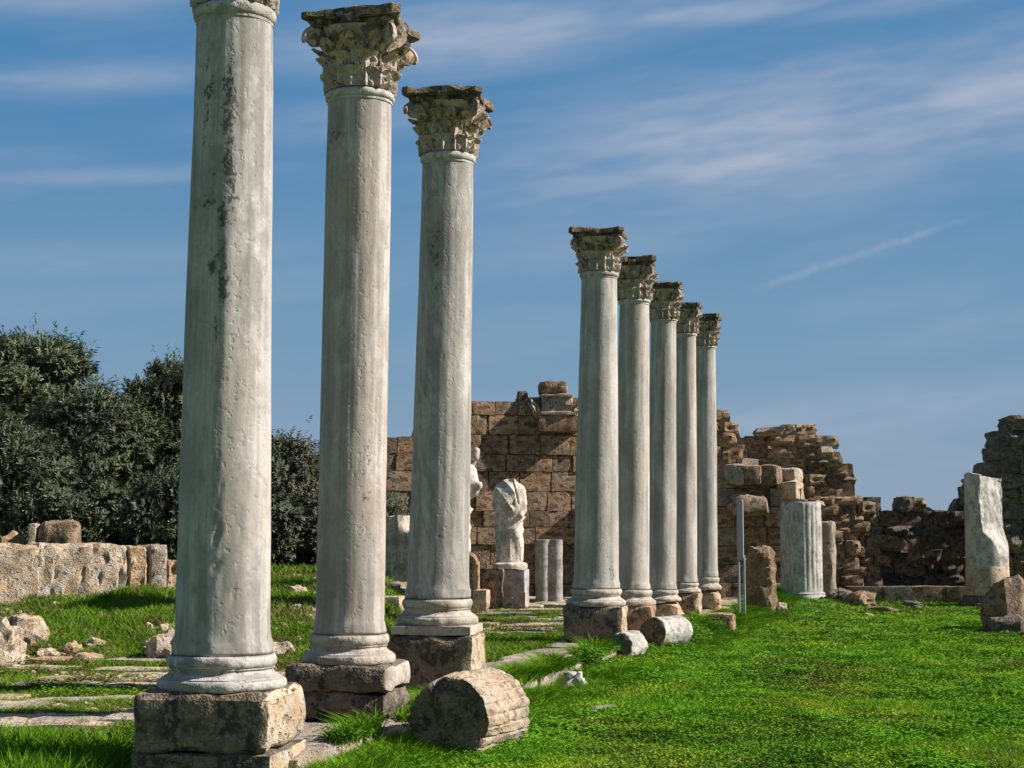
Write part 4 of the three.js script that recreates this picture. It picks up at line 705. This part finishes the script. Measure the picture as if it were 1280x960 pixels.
// ------------------------------------------------------------------ the left bank: great blocks and stones
{
  const turn = 29 * RAD, tt = Math.tan(turn);
  for (const [p0, p1, py, top, dp, seed, m, label] of [
    [-120, -44, 752, 683, 0.7, 190, M.sand, 'tan block of the low wall on the bank, outermost beyond the picture edge'], [-40, 33, 750, 681, 0.7, 191, M.sandPale, 'smooth pale block of the low wall on the bank, at the picture edge'], [37, 140, 744, 680, 0.75, 192, M.sand, 'broad pitted tan block of the low wall on the bank'],
    [147, 170, 744, 681, 0.7, 193, M.sandWarm, 'narrow reddish block beside the dark split in the low wall'], [171, 195, 746, 682, 0.8, 196, M.sandGrey, 'narrow grey eroded block near the end of the low wall'], [199, 262, 748, 701, 0.6, 194, M.sandWarm, 'lower reddish block ending the low wall, behind the streaked column']]) {
    const pc = (p0 + p1) / 2, d0 = 23.6; let d = d0; for (let i = 0; i < 8; i++) d = d0 + (xAt(pc, d, 1.2) - xAt(90, d0, 1.2)) * tt; const x = xAt(pc, d, 1.2), y = yAt(py, d) - 0.14, w = (p1 - p0) / F * d / Math.cos(turn) * 0.985, h = yAt(top, d) - y;
    const g = new THREE.BoxGeometry(w, h, dp, Math.ceil(w / 0.05), 16, 6), p = g.attributes.position;
    for (let i = 0; i < p.count; i++) {
      const X = p.getX(i), Y = p.getY(i), Z = p.getZ(i), ex = smooth(w / 2 - 0.06, w / 2, Math.abs(X)), ey = smooth(h / 2 - 0.05, h / 2, Y); let k = 0.024 * n3(X * 5 + seed, Y * 1.2, 1) + 0.028 * n3(X * 13, Y * 4, seed) + 0.016 * n3(X * 27, Y * 17, seed); if (seed === 191) k *= 0.3;
      p.setXYZ(i, X * (1 - 0.03 * ey) , Y - 0.025 * ex * ex * (Y > 0 ? 1 : 0) + (Y > h / 2 - 0.02 ? 0.025 * n3(X * 3, 1, seed) : 0), Z * (1 - 0.22 * ex * ex - 0.12 * ey * ey) + (Z > 0 ? k : 0));
    }
    erode(g, 0.014, 6, seed); g.translate(0, h / 2, 0);
    single('bank_wall_block', finish(g, 0.7, 1.0, seed), m, label, 'stone block', [x, y, -d - dp / 2 + 0.1], turn, 'great blocks of the bank wall'); noGrass(x, d + 0.2, w / 2 - 0.06, dp / 2, 0);
  }
  { const d = 24.3, x = xAt(146, d, 1), y = G(x, d) - 0.1; single('bank_wall_block', block(0.16, 0.66, 0.5, { r: 0.03, amp: 0.02, seed: 195, seg: 0.08 }), M.dark[1], 'thin dark strip put in for the shade of the split in the low wall', 'stone block', [x, y, -d - 0.55], turn, 'great blocks of the bank wall'); }  // dark strip added where the split holds only shade
  // a big worn block behind them, its lit edge painted as a separate pale piece
  const d = 27.5, x = xAt(74, d, 1.7), yb = yAt(690, d) - 0.5, h = yAt(652, d) - yb, t = thing('worn_block', 'big dark worn block with its lit edge added as a pale side piece, behind the low bank wall', 'stone block', [x, yb, -d], 0.12), W = 0.62;
  mesh('block', block(W, h, 0.7, { r: 0.07, amp: 0.03, freq: 4, seed: 201, seg: 0.06, max: 14, chip: 0.03 }), M.wall[2], t);
  const sd = mesh('lit_edge_piece', block(0.15, h - 0.03, 0.5, { r: 0.03, amp: 0.02, freq: 4, seed: 202, seg: 0.06, max: 12 }), M.sand, t); sd.position.set(-W / 2 - 0.09, 0, 0.12);  // added pale piece, stands for the sunlit edge of the block
  const x2 = xAt(15, d, 1.7); single('bank_boulder', rock(0.28, 0.36, 0.25, 207), M.wall[1], 'dark upright boulder on the bank next to the big worn block', 'boulder', [x2, yAt(686, d) - 0.3, -d], 0.2);
}
for (const [px, py, rx, ry, rz, m, seed, label, up = 0] of [
  [30, 802, 0.30, 0.26, 0.24, M.sandPale, 211, 'large jagged pale rock on the bank, upper of the heap'], [2, 832, 0.26, 0.34, 0.24, M.sand, 212, 'rugged tan rock at the lower end of the jagged heap'], [60, 798, 0.14, 0.10, 0.12, M.sandPale, 213, 'small pale rock leaning on the large jagged rock'],
  [92, 812, 0.13, 0.11, 0.12, M.sandWarm, 214, 'small reddish rock beside two others on the bank'], [119, 811, 0.13, 0.10, 0.12, M.sand, 215, 'small rounded tan rock behind the flat pale rock'], [112, 829, 0.23, 0.10, 0.15, M.sandPale, 216, 'flat pale rock in front of two small rocks'],
  [212, 800, 0.34, 0.24, 0.3, M.sand, 217, 'hollowed tan rock beside the streaked column'], [200, 818, 0.22, 0.14, 0.2, M.sandWarm, 218, 'low tan rock under the hollowed rock'], [345, 772, 0.2, 0.14, 0.2, M.sand, 219, 'tan rock on the grassy bank between the two nearest columns'], [372, 758, 0.16, 0.12, 0.16, M.sandPale, 220, 'small pale rock higher on the bank between the two nearest columns'], [192, 745, 0.4, 0.1, 0.25, M.sand, 221, 'long low stone at the foot of the reddish block'], [498, 742, 0.34, 0.16, 0.3, M.sandGrey, 222, 'grey stone half buried below the tall carved fragment']]) {
  let d = 20; for (let i = 0; i < 30; i++) d = mix(d, dAt(py, G(xAt(px, d, 0.4), d)), 0.6); d = clamp(d, 17, 32); const x = xAt(px, d, 0.4);
  single('bank_rock', rock(rx, ry, rz, seed, { amp: 0.34, freq: 1.8 }), m, label, 'rock', [x, G(x, d) - 0.03, -d], seed * 1.3); noGrass(x, d, rx * 0.75, rz * 0.75);
}

// ------------------------------------------------------------------ trees
function sprig(seed) { const r = rng(seed), pos = []; for (let i = 0; i < 11; i++) { const a = r() * 6.283, y = -0.10 + i * 0.022, l = 0.065 + r() * 0.05, w = 0.012 + r() * 0.008, up = 0.2 + r() * 0.8; const dx = Math.cos(a), dz = Math.sin(a), sx = -dz * w, sz = dx * w, ty = y + l * up, tx = dx * l, tz = dz * l; const mx = tx * 0.5, my = y + l * up * 0.5 + 0.006, mz = tz * 0.5; pos.push(0, y, 0, mx + sx, my, mz + sz, tx, ty, tz, 0, y, 0, tx, ty, tz, mx - sx, my, mz - sz); } const g = new THREE.BufferGeometry(); g.setAttribute('position', new THREE.Float32BufferAttribute(pos, 3)); g.computeVertexNormals(); return g; }
const sprigs = [sprig(1), sprig(2)];
const leafMat = new THREE.MeshPhysicalMaterial({ color: C(1, 1, 1), roughness: 0.6, specularIntensity: 0.6, side: THREE.DoubleSide });
function tree(px, top, d, wide, bottom, seed, label, n, tone) {
  const x = xAt(px, d, 3), y = G(x, d) - 0.05, H = yAt(top, d) - y, r = rng(seed);
  const t = thing('olive_tree', label, 'tree', [x, y, -d], 0, 'trees beyond the bank wall');
  const parts = [], limb = (a, b, ra, rb) => { const c = new THREE.CatmullRomCurve3([a, a.clone().lerp(b, 0.5).add(new THREE.Vector3((r() - 0.5) * 0.3, 0.1, (r() - 0.5) * 0.3)), b]); const g = new THREE.TubeGeometry(c, 8, 1, 7, false), p = g.attributes.position; const ctr = new THREE.Vector3(); for (let i = 0; i < p.count; i++) { const k = Math.floor(i / 8) / 8; c.getPointAt(k, ctr); const q = mix(ra, rb, k); p.setXYZ(i, ctr.x + (p.getX(i) - ctr.x) * q, ctr.y + (p.getY(i) - ctr.y) * q, ctr.z + (p.getZ(i) - ctr.z) * q); } return g; };
  const v = (a, b, c) => new THREE.Vector3(a, b, c), fork = v((r() - 0.5) * 0.3, H * 0.28, 0);
  parts.push(limb(v(0, 0, 0), fork, 0.17, 0.12)); const ends = [];
  for (let i = 0; i < 7; i++) { const a = i / 7 * 6.283 + r(), e = v(Math.cos(a) * wide * 0.33, H * (0.5 + 0.35 * r()), Math.sin(a) * wide * 0.3); ends.push(e); parts.push(limb(fork, e, 0.08, 0.025)); }
  mesh('trunk', finish(erode(mergeGeometries(parts.map(q => weld(q).toNonIndexed())), 0.02, 4, seed), 1, 0.8, seed), M.bark, t);
  // foliage: clumps on the crown's outer half, each a swarm of sprigs
  const clumps = []; const cN = Math.round(52 * wide); const lo = bottom * H;
  for (let i = 0; i < cN; i++) { const a = r() * 6.283, h = r() ** 0.85, prof_ = Math.sqrt(Math.max(0.05, 1 - ((h - 0.42) / 0.62) ** 2)), q = Math.sqrt(r()) * (0.85 + 0.3 * n3(Math.cos(a) * 1.5 + seed, h * 3, Math.sin(a) * 1.5)), R = wide / 2 * prof_ * q; clumps.push([Math.cos(a) * R, mix(lo, H * 0.95, h), Math.sin(a) * R * 0.9, 0.12 + 0.36 * r() ** 1.5, r()]); }
  const per = Math.round(n / cN), m4 = new THREE.Matrix4(), q4 = new THREE.Quaternion(), pos = v(), sc = v(), up = v(0, 1, 0), dir = v(), col = new THREE.Color();
  sprigs.forEach((sg, si) => {
    const im = shade(new THREE.InstancedMesh(sg, leafMat, Math.floor(cN / 2) * per)); im.name = 'foliage'; im.userData.kind = 'stuff'; let k = 0;
    for (let c = si; c < Math.floor(cN / 2) * 2; c += 2) { const [cx, cy, cz, cr, ct] = clumps[c];
      for (let i = 0; i < per; i++) { const a = r() * 6.283, u = r() * 2 - 1, s = Math.sqrt(1 - u * u), rad = cr * (0.35 + 0.85 * r() ** 0.6) * (1 + 1.3 * (r() < 0.12 ? r() : 0)); dir.set(Math.cos(a) * s, u * 0.8 + 0.15, Math.sin(a) * s); pos.set(cx + dir.x * rad, Math.max(0.08, cy + dir.y * rad * 0.85), cz + dir.z * rad); dir.y += 0.5; dir.x += (r() - 0.5) * 0.8; dir.z += (r() - 0.5) * 0.8; dir.normalize(); q4.setFromUnitVectors(up, dir); const z = 0.7 + r() * 0.6; sc.set(z, z, z); m4.compose(pos, q4, sc); im.setMatrixAt(k, m4); const b = 0.55 + 0.55 * ct + 0.9 * r() ** 3, g = r() * 0.25; col.setRGB((tone[0] + g * 0.03) * b * 1.12, (tone[1] + g * 0.03) * b * 1.08, (tone[2] + g * 0.015) * b * 1.05); im.setColorAt(k++, col); } }
    t.add(im);
  });
}
tree(22, 424, 35, 4.6, 0.10, 3, 'tall grey-green tree behind the big worn block', 22000, [0.075, 0.092, 0.042]);
tree(112, 492, 33.5, 3.2, 0.06, 33, 'lower dark tree leaning between the two tall trees', 11000, [0.062, 0.078, 0.036]);
tree(222, 452, 35.5, 3.9, 0.06, 13, 'tall bushy grey-green tree beside the streaked column', 19000, [0.075, 0.09, 0.042]);
tree(296, 540, 36.5, 2.5, 0.05, 43, 'middling tree behind the streaked column', 9000, [0.06, 0.072, 0.04]);
tree(358, 556, 37, 2.3, 0.04, 23, 'low brownish bush-like tree between the two nearest columns', 11000, [0.075, 0.075, 0.045]);
tree(432, 572, 38.5, 2.8, 0.04, 53, 'low dark tree behind the slab-based column', 7500, [0.06, 0.07, 0.04]);
tree(-60, 450, 37, 4.6, 0.08, 63, 'dark tree at the picture edge behind the tall grey-green tree', 11000, [0.06, 0.075, 0.036]);
tree(165, 520, 40, 4.5, 0.05, 73, 'low dark tree in the second rank behind the bushy trees', 8000, [0.055, 0.068, 0.034]);
tree(20, 540, 31, 2.6, 0.03, 83, 'dark shrub-like tree close behind the low bank wall', 7500, [0.055, 0.07, 0.034]);
tree(235, 600, 31.5, 2.4, 0.03, 93, 'rounded shrub-like tree at the end of the low bank wall', 7000, [0.06, 0.075, 0.038]);

// ------------------------------------------------------------------ grass and weeds
function tuft(seed, n, h, spread, w, lean) { const r = rng(seed), pos = []; for (let i = 0; i < n; i++) { const a = r() * 6.283, q = spread * Math.sqrt(r()), x = Math.cos(a) * q, z = Math.sin(a) * q, l = h * (0.5 + 0.7 * r()), b = r() * 6.283, ln = l * lean * (0.3 + r()), dx = Math.cos(b) * ln, dz = Math.sin(b) * ln, c = r() * 6.283, sx = Math.cos(c) * w * 0.5, sz = Math.sin(c) * w * 0.5, mx = x + dx * 0.35, my = l * 0.6, mz = z + dz * 0.35; pos.push(x - sx, -0.01, z - sz, x + sx, -0.01, z + sz, mx + sx * 0.8, my, mz + sz * 0.8, x - sx, -0.01, z - sz, mx + sx * 0.8, my, mz + sz * 0.8, mx - sx * 0.8, my, mz - sz * 0.8, mx - sx * 0.8, my, mz - sz * 0.8, mx + sx * 0.8, my, mz + sz * 0.8, x + dx, l, z + dz); } const g = new THREE.BufferGeometry(); g.setAttribute('position', new THREE.Float32BufferAttribute(pos, 3)); g.computeVertexNormals(); return g; }
function weed(seed, n, h, spread, s) { const r = rng(seed), pos = []; for (let i = 0; i < n; i++) { const a = r() * 6.283, q = spread * Math.sqrt(r()), x = Math.cos(a) * q, z = Math.sin(a) * q, y = h * (0.35 + 0.65 * r()), b = r() * 6.283, l = s * (0.6 + 0.8 * r()), dx = Math.cos(b) * l, dz = Math.sin(b) * l, wx = -Math.sin(b) * l * 0.38, wz = Math.cos(b) * l * 0.38, u = l * (r() - 0.3) * 0.7; pos.push(x, y, z, x + dx * 0.55 + wx, y + u * 0.6 + 0.004, z + dz * 0.55 + wz, x + dx, y + u, z + dz, x, y, z, x + dx, y + u, z + dz, x + dx * 0.55 - wx, y + u * 0.6 + 0.004, z + dz * 0.55 - wz); } const g = new THREE.BufferGeometry(); g.setAttribute('position', new THREE.Float32BufferAttribute(pos, 3)); g.computeVertexNormals(); return g; }
const grassMat = new THREE.MeshPhysicalMaterial({ color: C(1, 1, 1), roughness: 0.95, specularIntensity: 0.15, side: THREE.DoubleSide });
function scatter(name, label, category, geo, count, seed, where, size, tone) {
  const r = rng(seed), list = []; let guard = 0;
  while (list.length < count && guard++ < count * 12) { const s = where(r); if (!s) continue; const [x, d, k] = s; if (isBare(x, d)) continue; list.push([x, d, k ?? 1]); }
  const im = shade(new THREE.InstancedMesh(geo, grassMat, list.length)), m4 = new THREE.Matrix4(), q = new THREE.Quaternion(), e = new THREE.Euler(), p = new THREE.Vector3(), sc = new THREE.Vector3(), col = new THREE.Color();
  list.forEach(([x, d, k], i) => { e.set((r() - 0.5) * 0.25, r() * 6.283, (r() - 0.5) * 0.25); const [h, w] = size(x, d, r, k); const o = off(x, d); m4.compose(p.set(x, o > 0.2 && o < 0.52 && d > 12 ? Math.max(G(x, d), STY - 0.03) : G(x, d), -d), q.setFromEuler(e), sc.set(w, h, w)); im.setMatrixAt(i, m4); const c = tone(x, d, r); col.setRGB(c[0], c[1], c[2]); im.setColorAt(i, col); });
  im.name = numbered(name); im.userData = { kind: 'stuff', label, category }; scene.add(im); log.push([name, list.length]);
}
const inView = (r, d0, d1, pow) => { const u = r(), d = 1 / mix(1 / d0 ** pow, 1 / d1 ** pow, u) ** (1 / pow), px = -170 + r() * 1620; return [xAt(px, d, 0.1), d]; };
const patch = (x, d) => fbm(x * 0.55 + 3, 2, d * 0.55, 4);
const lawnTone = (x, d, r) => { const p = patch(x, d), q = n3(x * 2.3, 9, d * 2.3), s = n3(x * 1.1 + 40, 3, d * 1.1), b = 0.66 + 0.55 * r() + 0.5 * p + 0.25 * q, dry = r() < 0.05 + 0.2 * smooth(0.05, 0.45, -p) + 0.2 * smooth(0.3, 0.6, s) ? 1 : 0; return dry ? [0.21 * b, 0.20 * b, 0.045 * b] : [0.142 * b * (1 + 0.5 * q * r() + 0.15 * s), 0.268 * b, 0.013 * b]; };
const onLawn = (x, d) => off(x, d) > 0.42 && d < 42.2;
scatter('lawn_grass', 'bright green short grass covering the lawn', 'grass', tuft(1, 16, 0.055, 0.055, 0.0055, 0.9), 62000, 501, r => { const [x, d] = inView(r, 10.6, 42, 1.6); return onLawn(x, d) ? [x, d] : null; }, (x, d, r) => { const k = 0.9 + d / 28; return [(0.7 + 0.6 * r()) * (1 + 0.7 * Math.max(0, patch(x, d))), k]; }, lawnTone);
scatter('lawn_clover', 'low broad-leaved weeds mixed into the lawn', 'weeds', weed(2, 15, 0.045, 0.065, 0.022), 62000, 502, r => { const [x, d] = inView(r, 10.6, 42, 1.6); return onLawn(x, d) ? [x, d] : null; }, (x, d, r) => { const k = 0.9 + d / 26; return [0.6 + 0.8 * r(), k]; }, (x, d, r) => { const c = lawnTone(x, d, r); return [c[0] * 0.9, c[1] * 0.95, c[2]]; });
scatter('lawn_weed_clumps', 'taller dark green weed clumps dotted over the lawn', 'weeds', weed(4, 34, 0.09, 0.12, 0.03), 2200, 503, r => { const [x, d] = inView(r, 11, 42, 1.3); return onLawn(x, d) && n3(x * 0.9, 20, d * 0.9) + 0.6 * n3(x * 2.6, 5, d * 2.6) > 0.55 ? [x, d] : null; }, (x, d, r) => [0.5 + 0.7 * r(), 0.7 + 0.8 * r()], (x, d, r) => { const b = 0.7 + 0.5 * r(); return [0.10 * b, 0.245 * b, 0.01 * b]; });
scatter('tall_grass', 'long lush grass growing along the stylobate and fallen drum', 'grass', tuft(7, 18, 0.21, 0.06, 0.007, 0.75), 9000, 504, r => { const d = 10.4 + 28 * r() ** 1.5, x = rowX(d) + (0.24 + 1.1 * r() ** 1.5) / Math.cos(ROW_AZ); return off(x, d) > (d > 14 && d < 23 ? 0.28 : 0.5) && n3(x * 1.3, 2, d * 1.3) > -0.45 && !(d > 20 && d < 24.5 && pxOf(x, d, 0.1) > 750 && pxOf(x, d, 0.1) < 865) ? [x, d] : null; }, (x, d, r) => { const o = off(x, d), k = smooth(1.5, 0.5, o) * (0.55 + 0.5 * n3(x * 1.1, 4, d * 1.1)); return [0.3 + k * (0.45 + 0.4 * r()), 0.9 + 0.5 * r() + d / 60]; }, (x, d, r) => { const b = 0.7 + 0.55 * r(); return [0.115 * b, 0.235 * b, 0.010 * b]; });
scatter('column_foot_weeds', 'tall dark weeds crowding the feet of the thickest columns', 'weeds', weed(9, 46, 0.30, 0.14, 0.04), 150, 505, r => { const d = 19.6 + r() * 7.4, x = rowX(d) + 0.60 + 0.6 * r() ** 1.4, px = pxOf(x, d, 0.2); return n3(x * 2, 1, d * 1.1) > -0.2 && !(px > 748 && px < 812 && d < 22.6) && !(px > 792 && px < 870 && d < 24.8) ? [x, d] : null; }, (x, d, r) => [0.45 + 0.75 * r(), 0.7 + 0.6 * r()], (x, d, r) => { const b = 0.7 + 0.6 * r(); return [0.10 * b, 0.21 * b, 0.016 * b]; });
const leftTone = (x, d, r) => { const p = patch(x * 1.3, d * 1.3), b = 0.7 + 0.5 * r() + 0.4 * p, dry = r() < 0.13 + 0.5 * smooth(0.05, 0.35, -p) ? 1 : 0; return dry ? [0.23 * b, 0.18 * b, 0.065 * b] : [0.112 * b, 0.21 * b, 0.013 * b]; };
const onLeft = (x, d) => off(x, d) < -0.45 && d < 33;
scatter('bank_grass', 'green and straw coloured grass on the bank and between paving slabs', 'grass', tuft(11, 16, 0.10, 0.07, 0.0065, 0.8), 30000, 506, r => { const [x, d] = inView(r, 10.2, 33, 1.2); return onLeft(x, d) && patch(x * 1.3, d * 1.3) > -0.32 ? [x, d] : null; }, (x, d, r) => [(0.45 + 0.6 * r()) * (d > 18.5 ? 1.25 : 0.75), 0.9 + d / 40], leftTone);
scatter('bank_weeds', 'leafy weeds among the bank grass', 'weeds', weed(12, 18, 0.08, 0.08, 0.03), 11000, 507, r => { const [x, d] = inView(r, 10.2, 33, 1.2); return onLeft(x, d) && patch(x, d) > -0.1 ? [x, d] : null; }, (x, d, r) => [0.6 + 0.8 * r(), 0.8 + 0.6 * r()], leftTone);
scatter('corner_grass', 'tall lush grass in front of the broken pavement edge', 'grass', tuft(14, 20, 0.30, 0.07, 0.008, 0.7), 900, 508, r => { const d = 10.0 + r() * 2.0, x = xAt(-80 + r() * 235, d, 0.1); return off(x, d) < -0.6 ? [x, d] : null; }, (x, d, r) => [0.45 + 0.6 * r(), 1 + 0.3 * r()], (x, d, r) => { const b = 0.65 + 0.55 * r(); return [0.105 * b, 0.225 * b, 0.012 * b]; });
scatter('far_field_grass', 'rough grass behind the ruins and trees', 'grass', tuft(15, 16, 0.16, 0.14, 0.016, 0.8), 6000, 509, r => { const [x, d] = inView(r, 33, 60, 1); return off(x, d) < -4 && x < -1.6 ? [x, d] : null; }, (x, d, r) => [0.7 + 0.6 * r(), 1.2 + r()], leftTone);
{ // earth and gravel crumbs on the bare parts of the bank and paving
  const r = rng(601), g = rock(0.03, 0.02, 0.03, 602, { detail: 1 }), im = shade(new THREE.InstancedMesh(g, M.sand, 5000)), m4 = new THREE.Matrix4(), q = new THREE.Quaternion(), p = new THREE.Vector3(), sc = new THREE.Vector3(), e = new THREE.Euler(); let k = 0, guard = 0;
  while (k < 5000 && guard++ < 90000) { const [x, d] = inView(r, 11, 38, 1); if (off(x, d) > -0.5 || isBare(x, d)) continue; if (patch(x * 1.3, d * 1.3) > -0.12 + 0.15 * r()) continue; const s = 0.5 + 1.8 * r() ** 3; e.set(r() * 3, r() * 6, r() * 3); m4.compose(p.set(x, G(x, d), -d), q.setFromEuler(e), sc.set(s, s, s)); im.setMatrixAt(k++, m4); }
  im.count = k; im.name = 'gravel'; im.userData = { kind: 'stuff', label: 'loose tan gravel and stone crumbs on the bare bank', category: 'gravel' }; scene.add(im);
}
console.log(JSON.stringify(log.map(l => [l[0].name ?? l[0], l[1]])));
renderer.render(scene, camera);
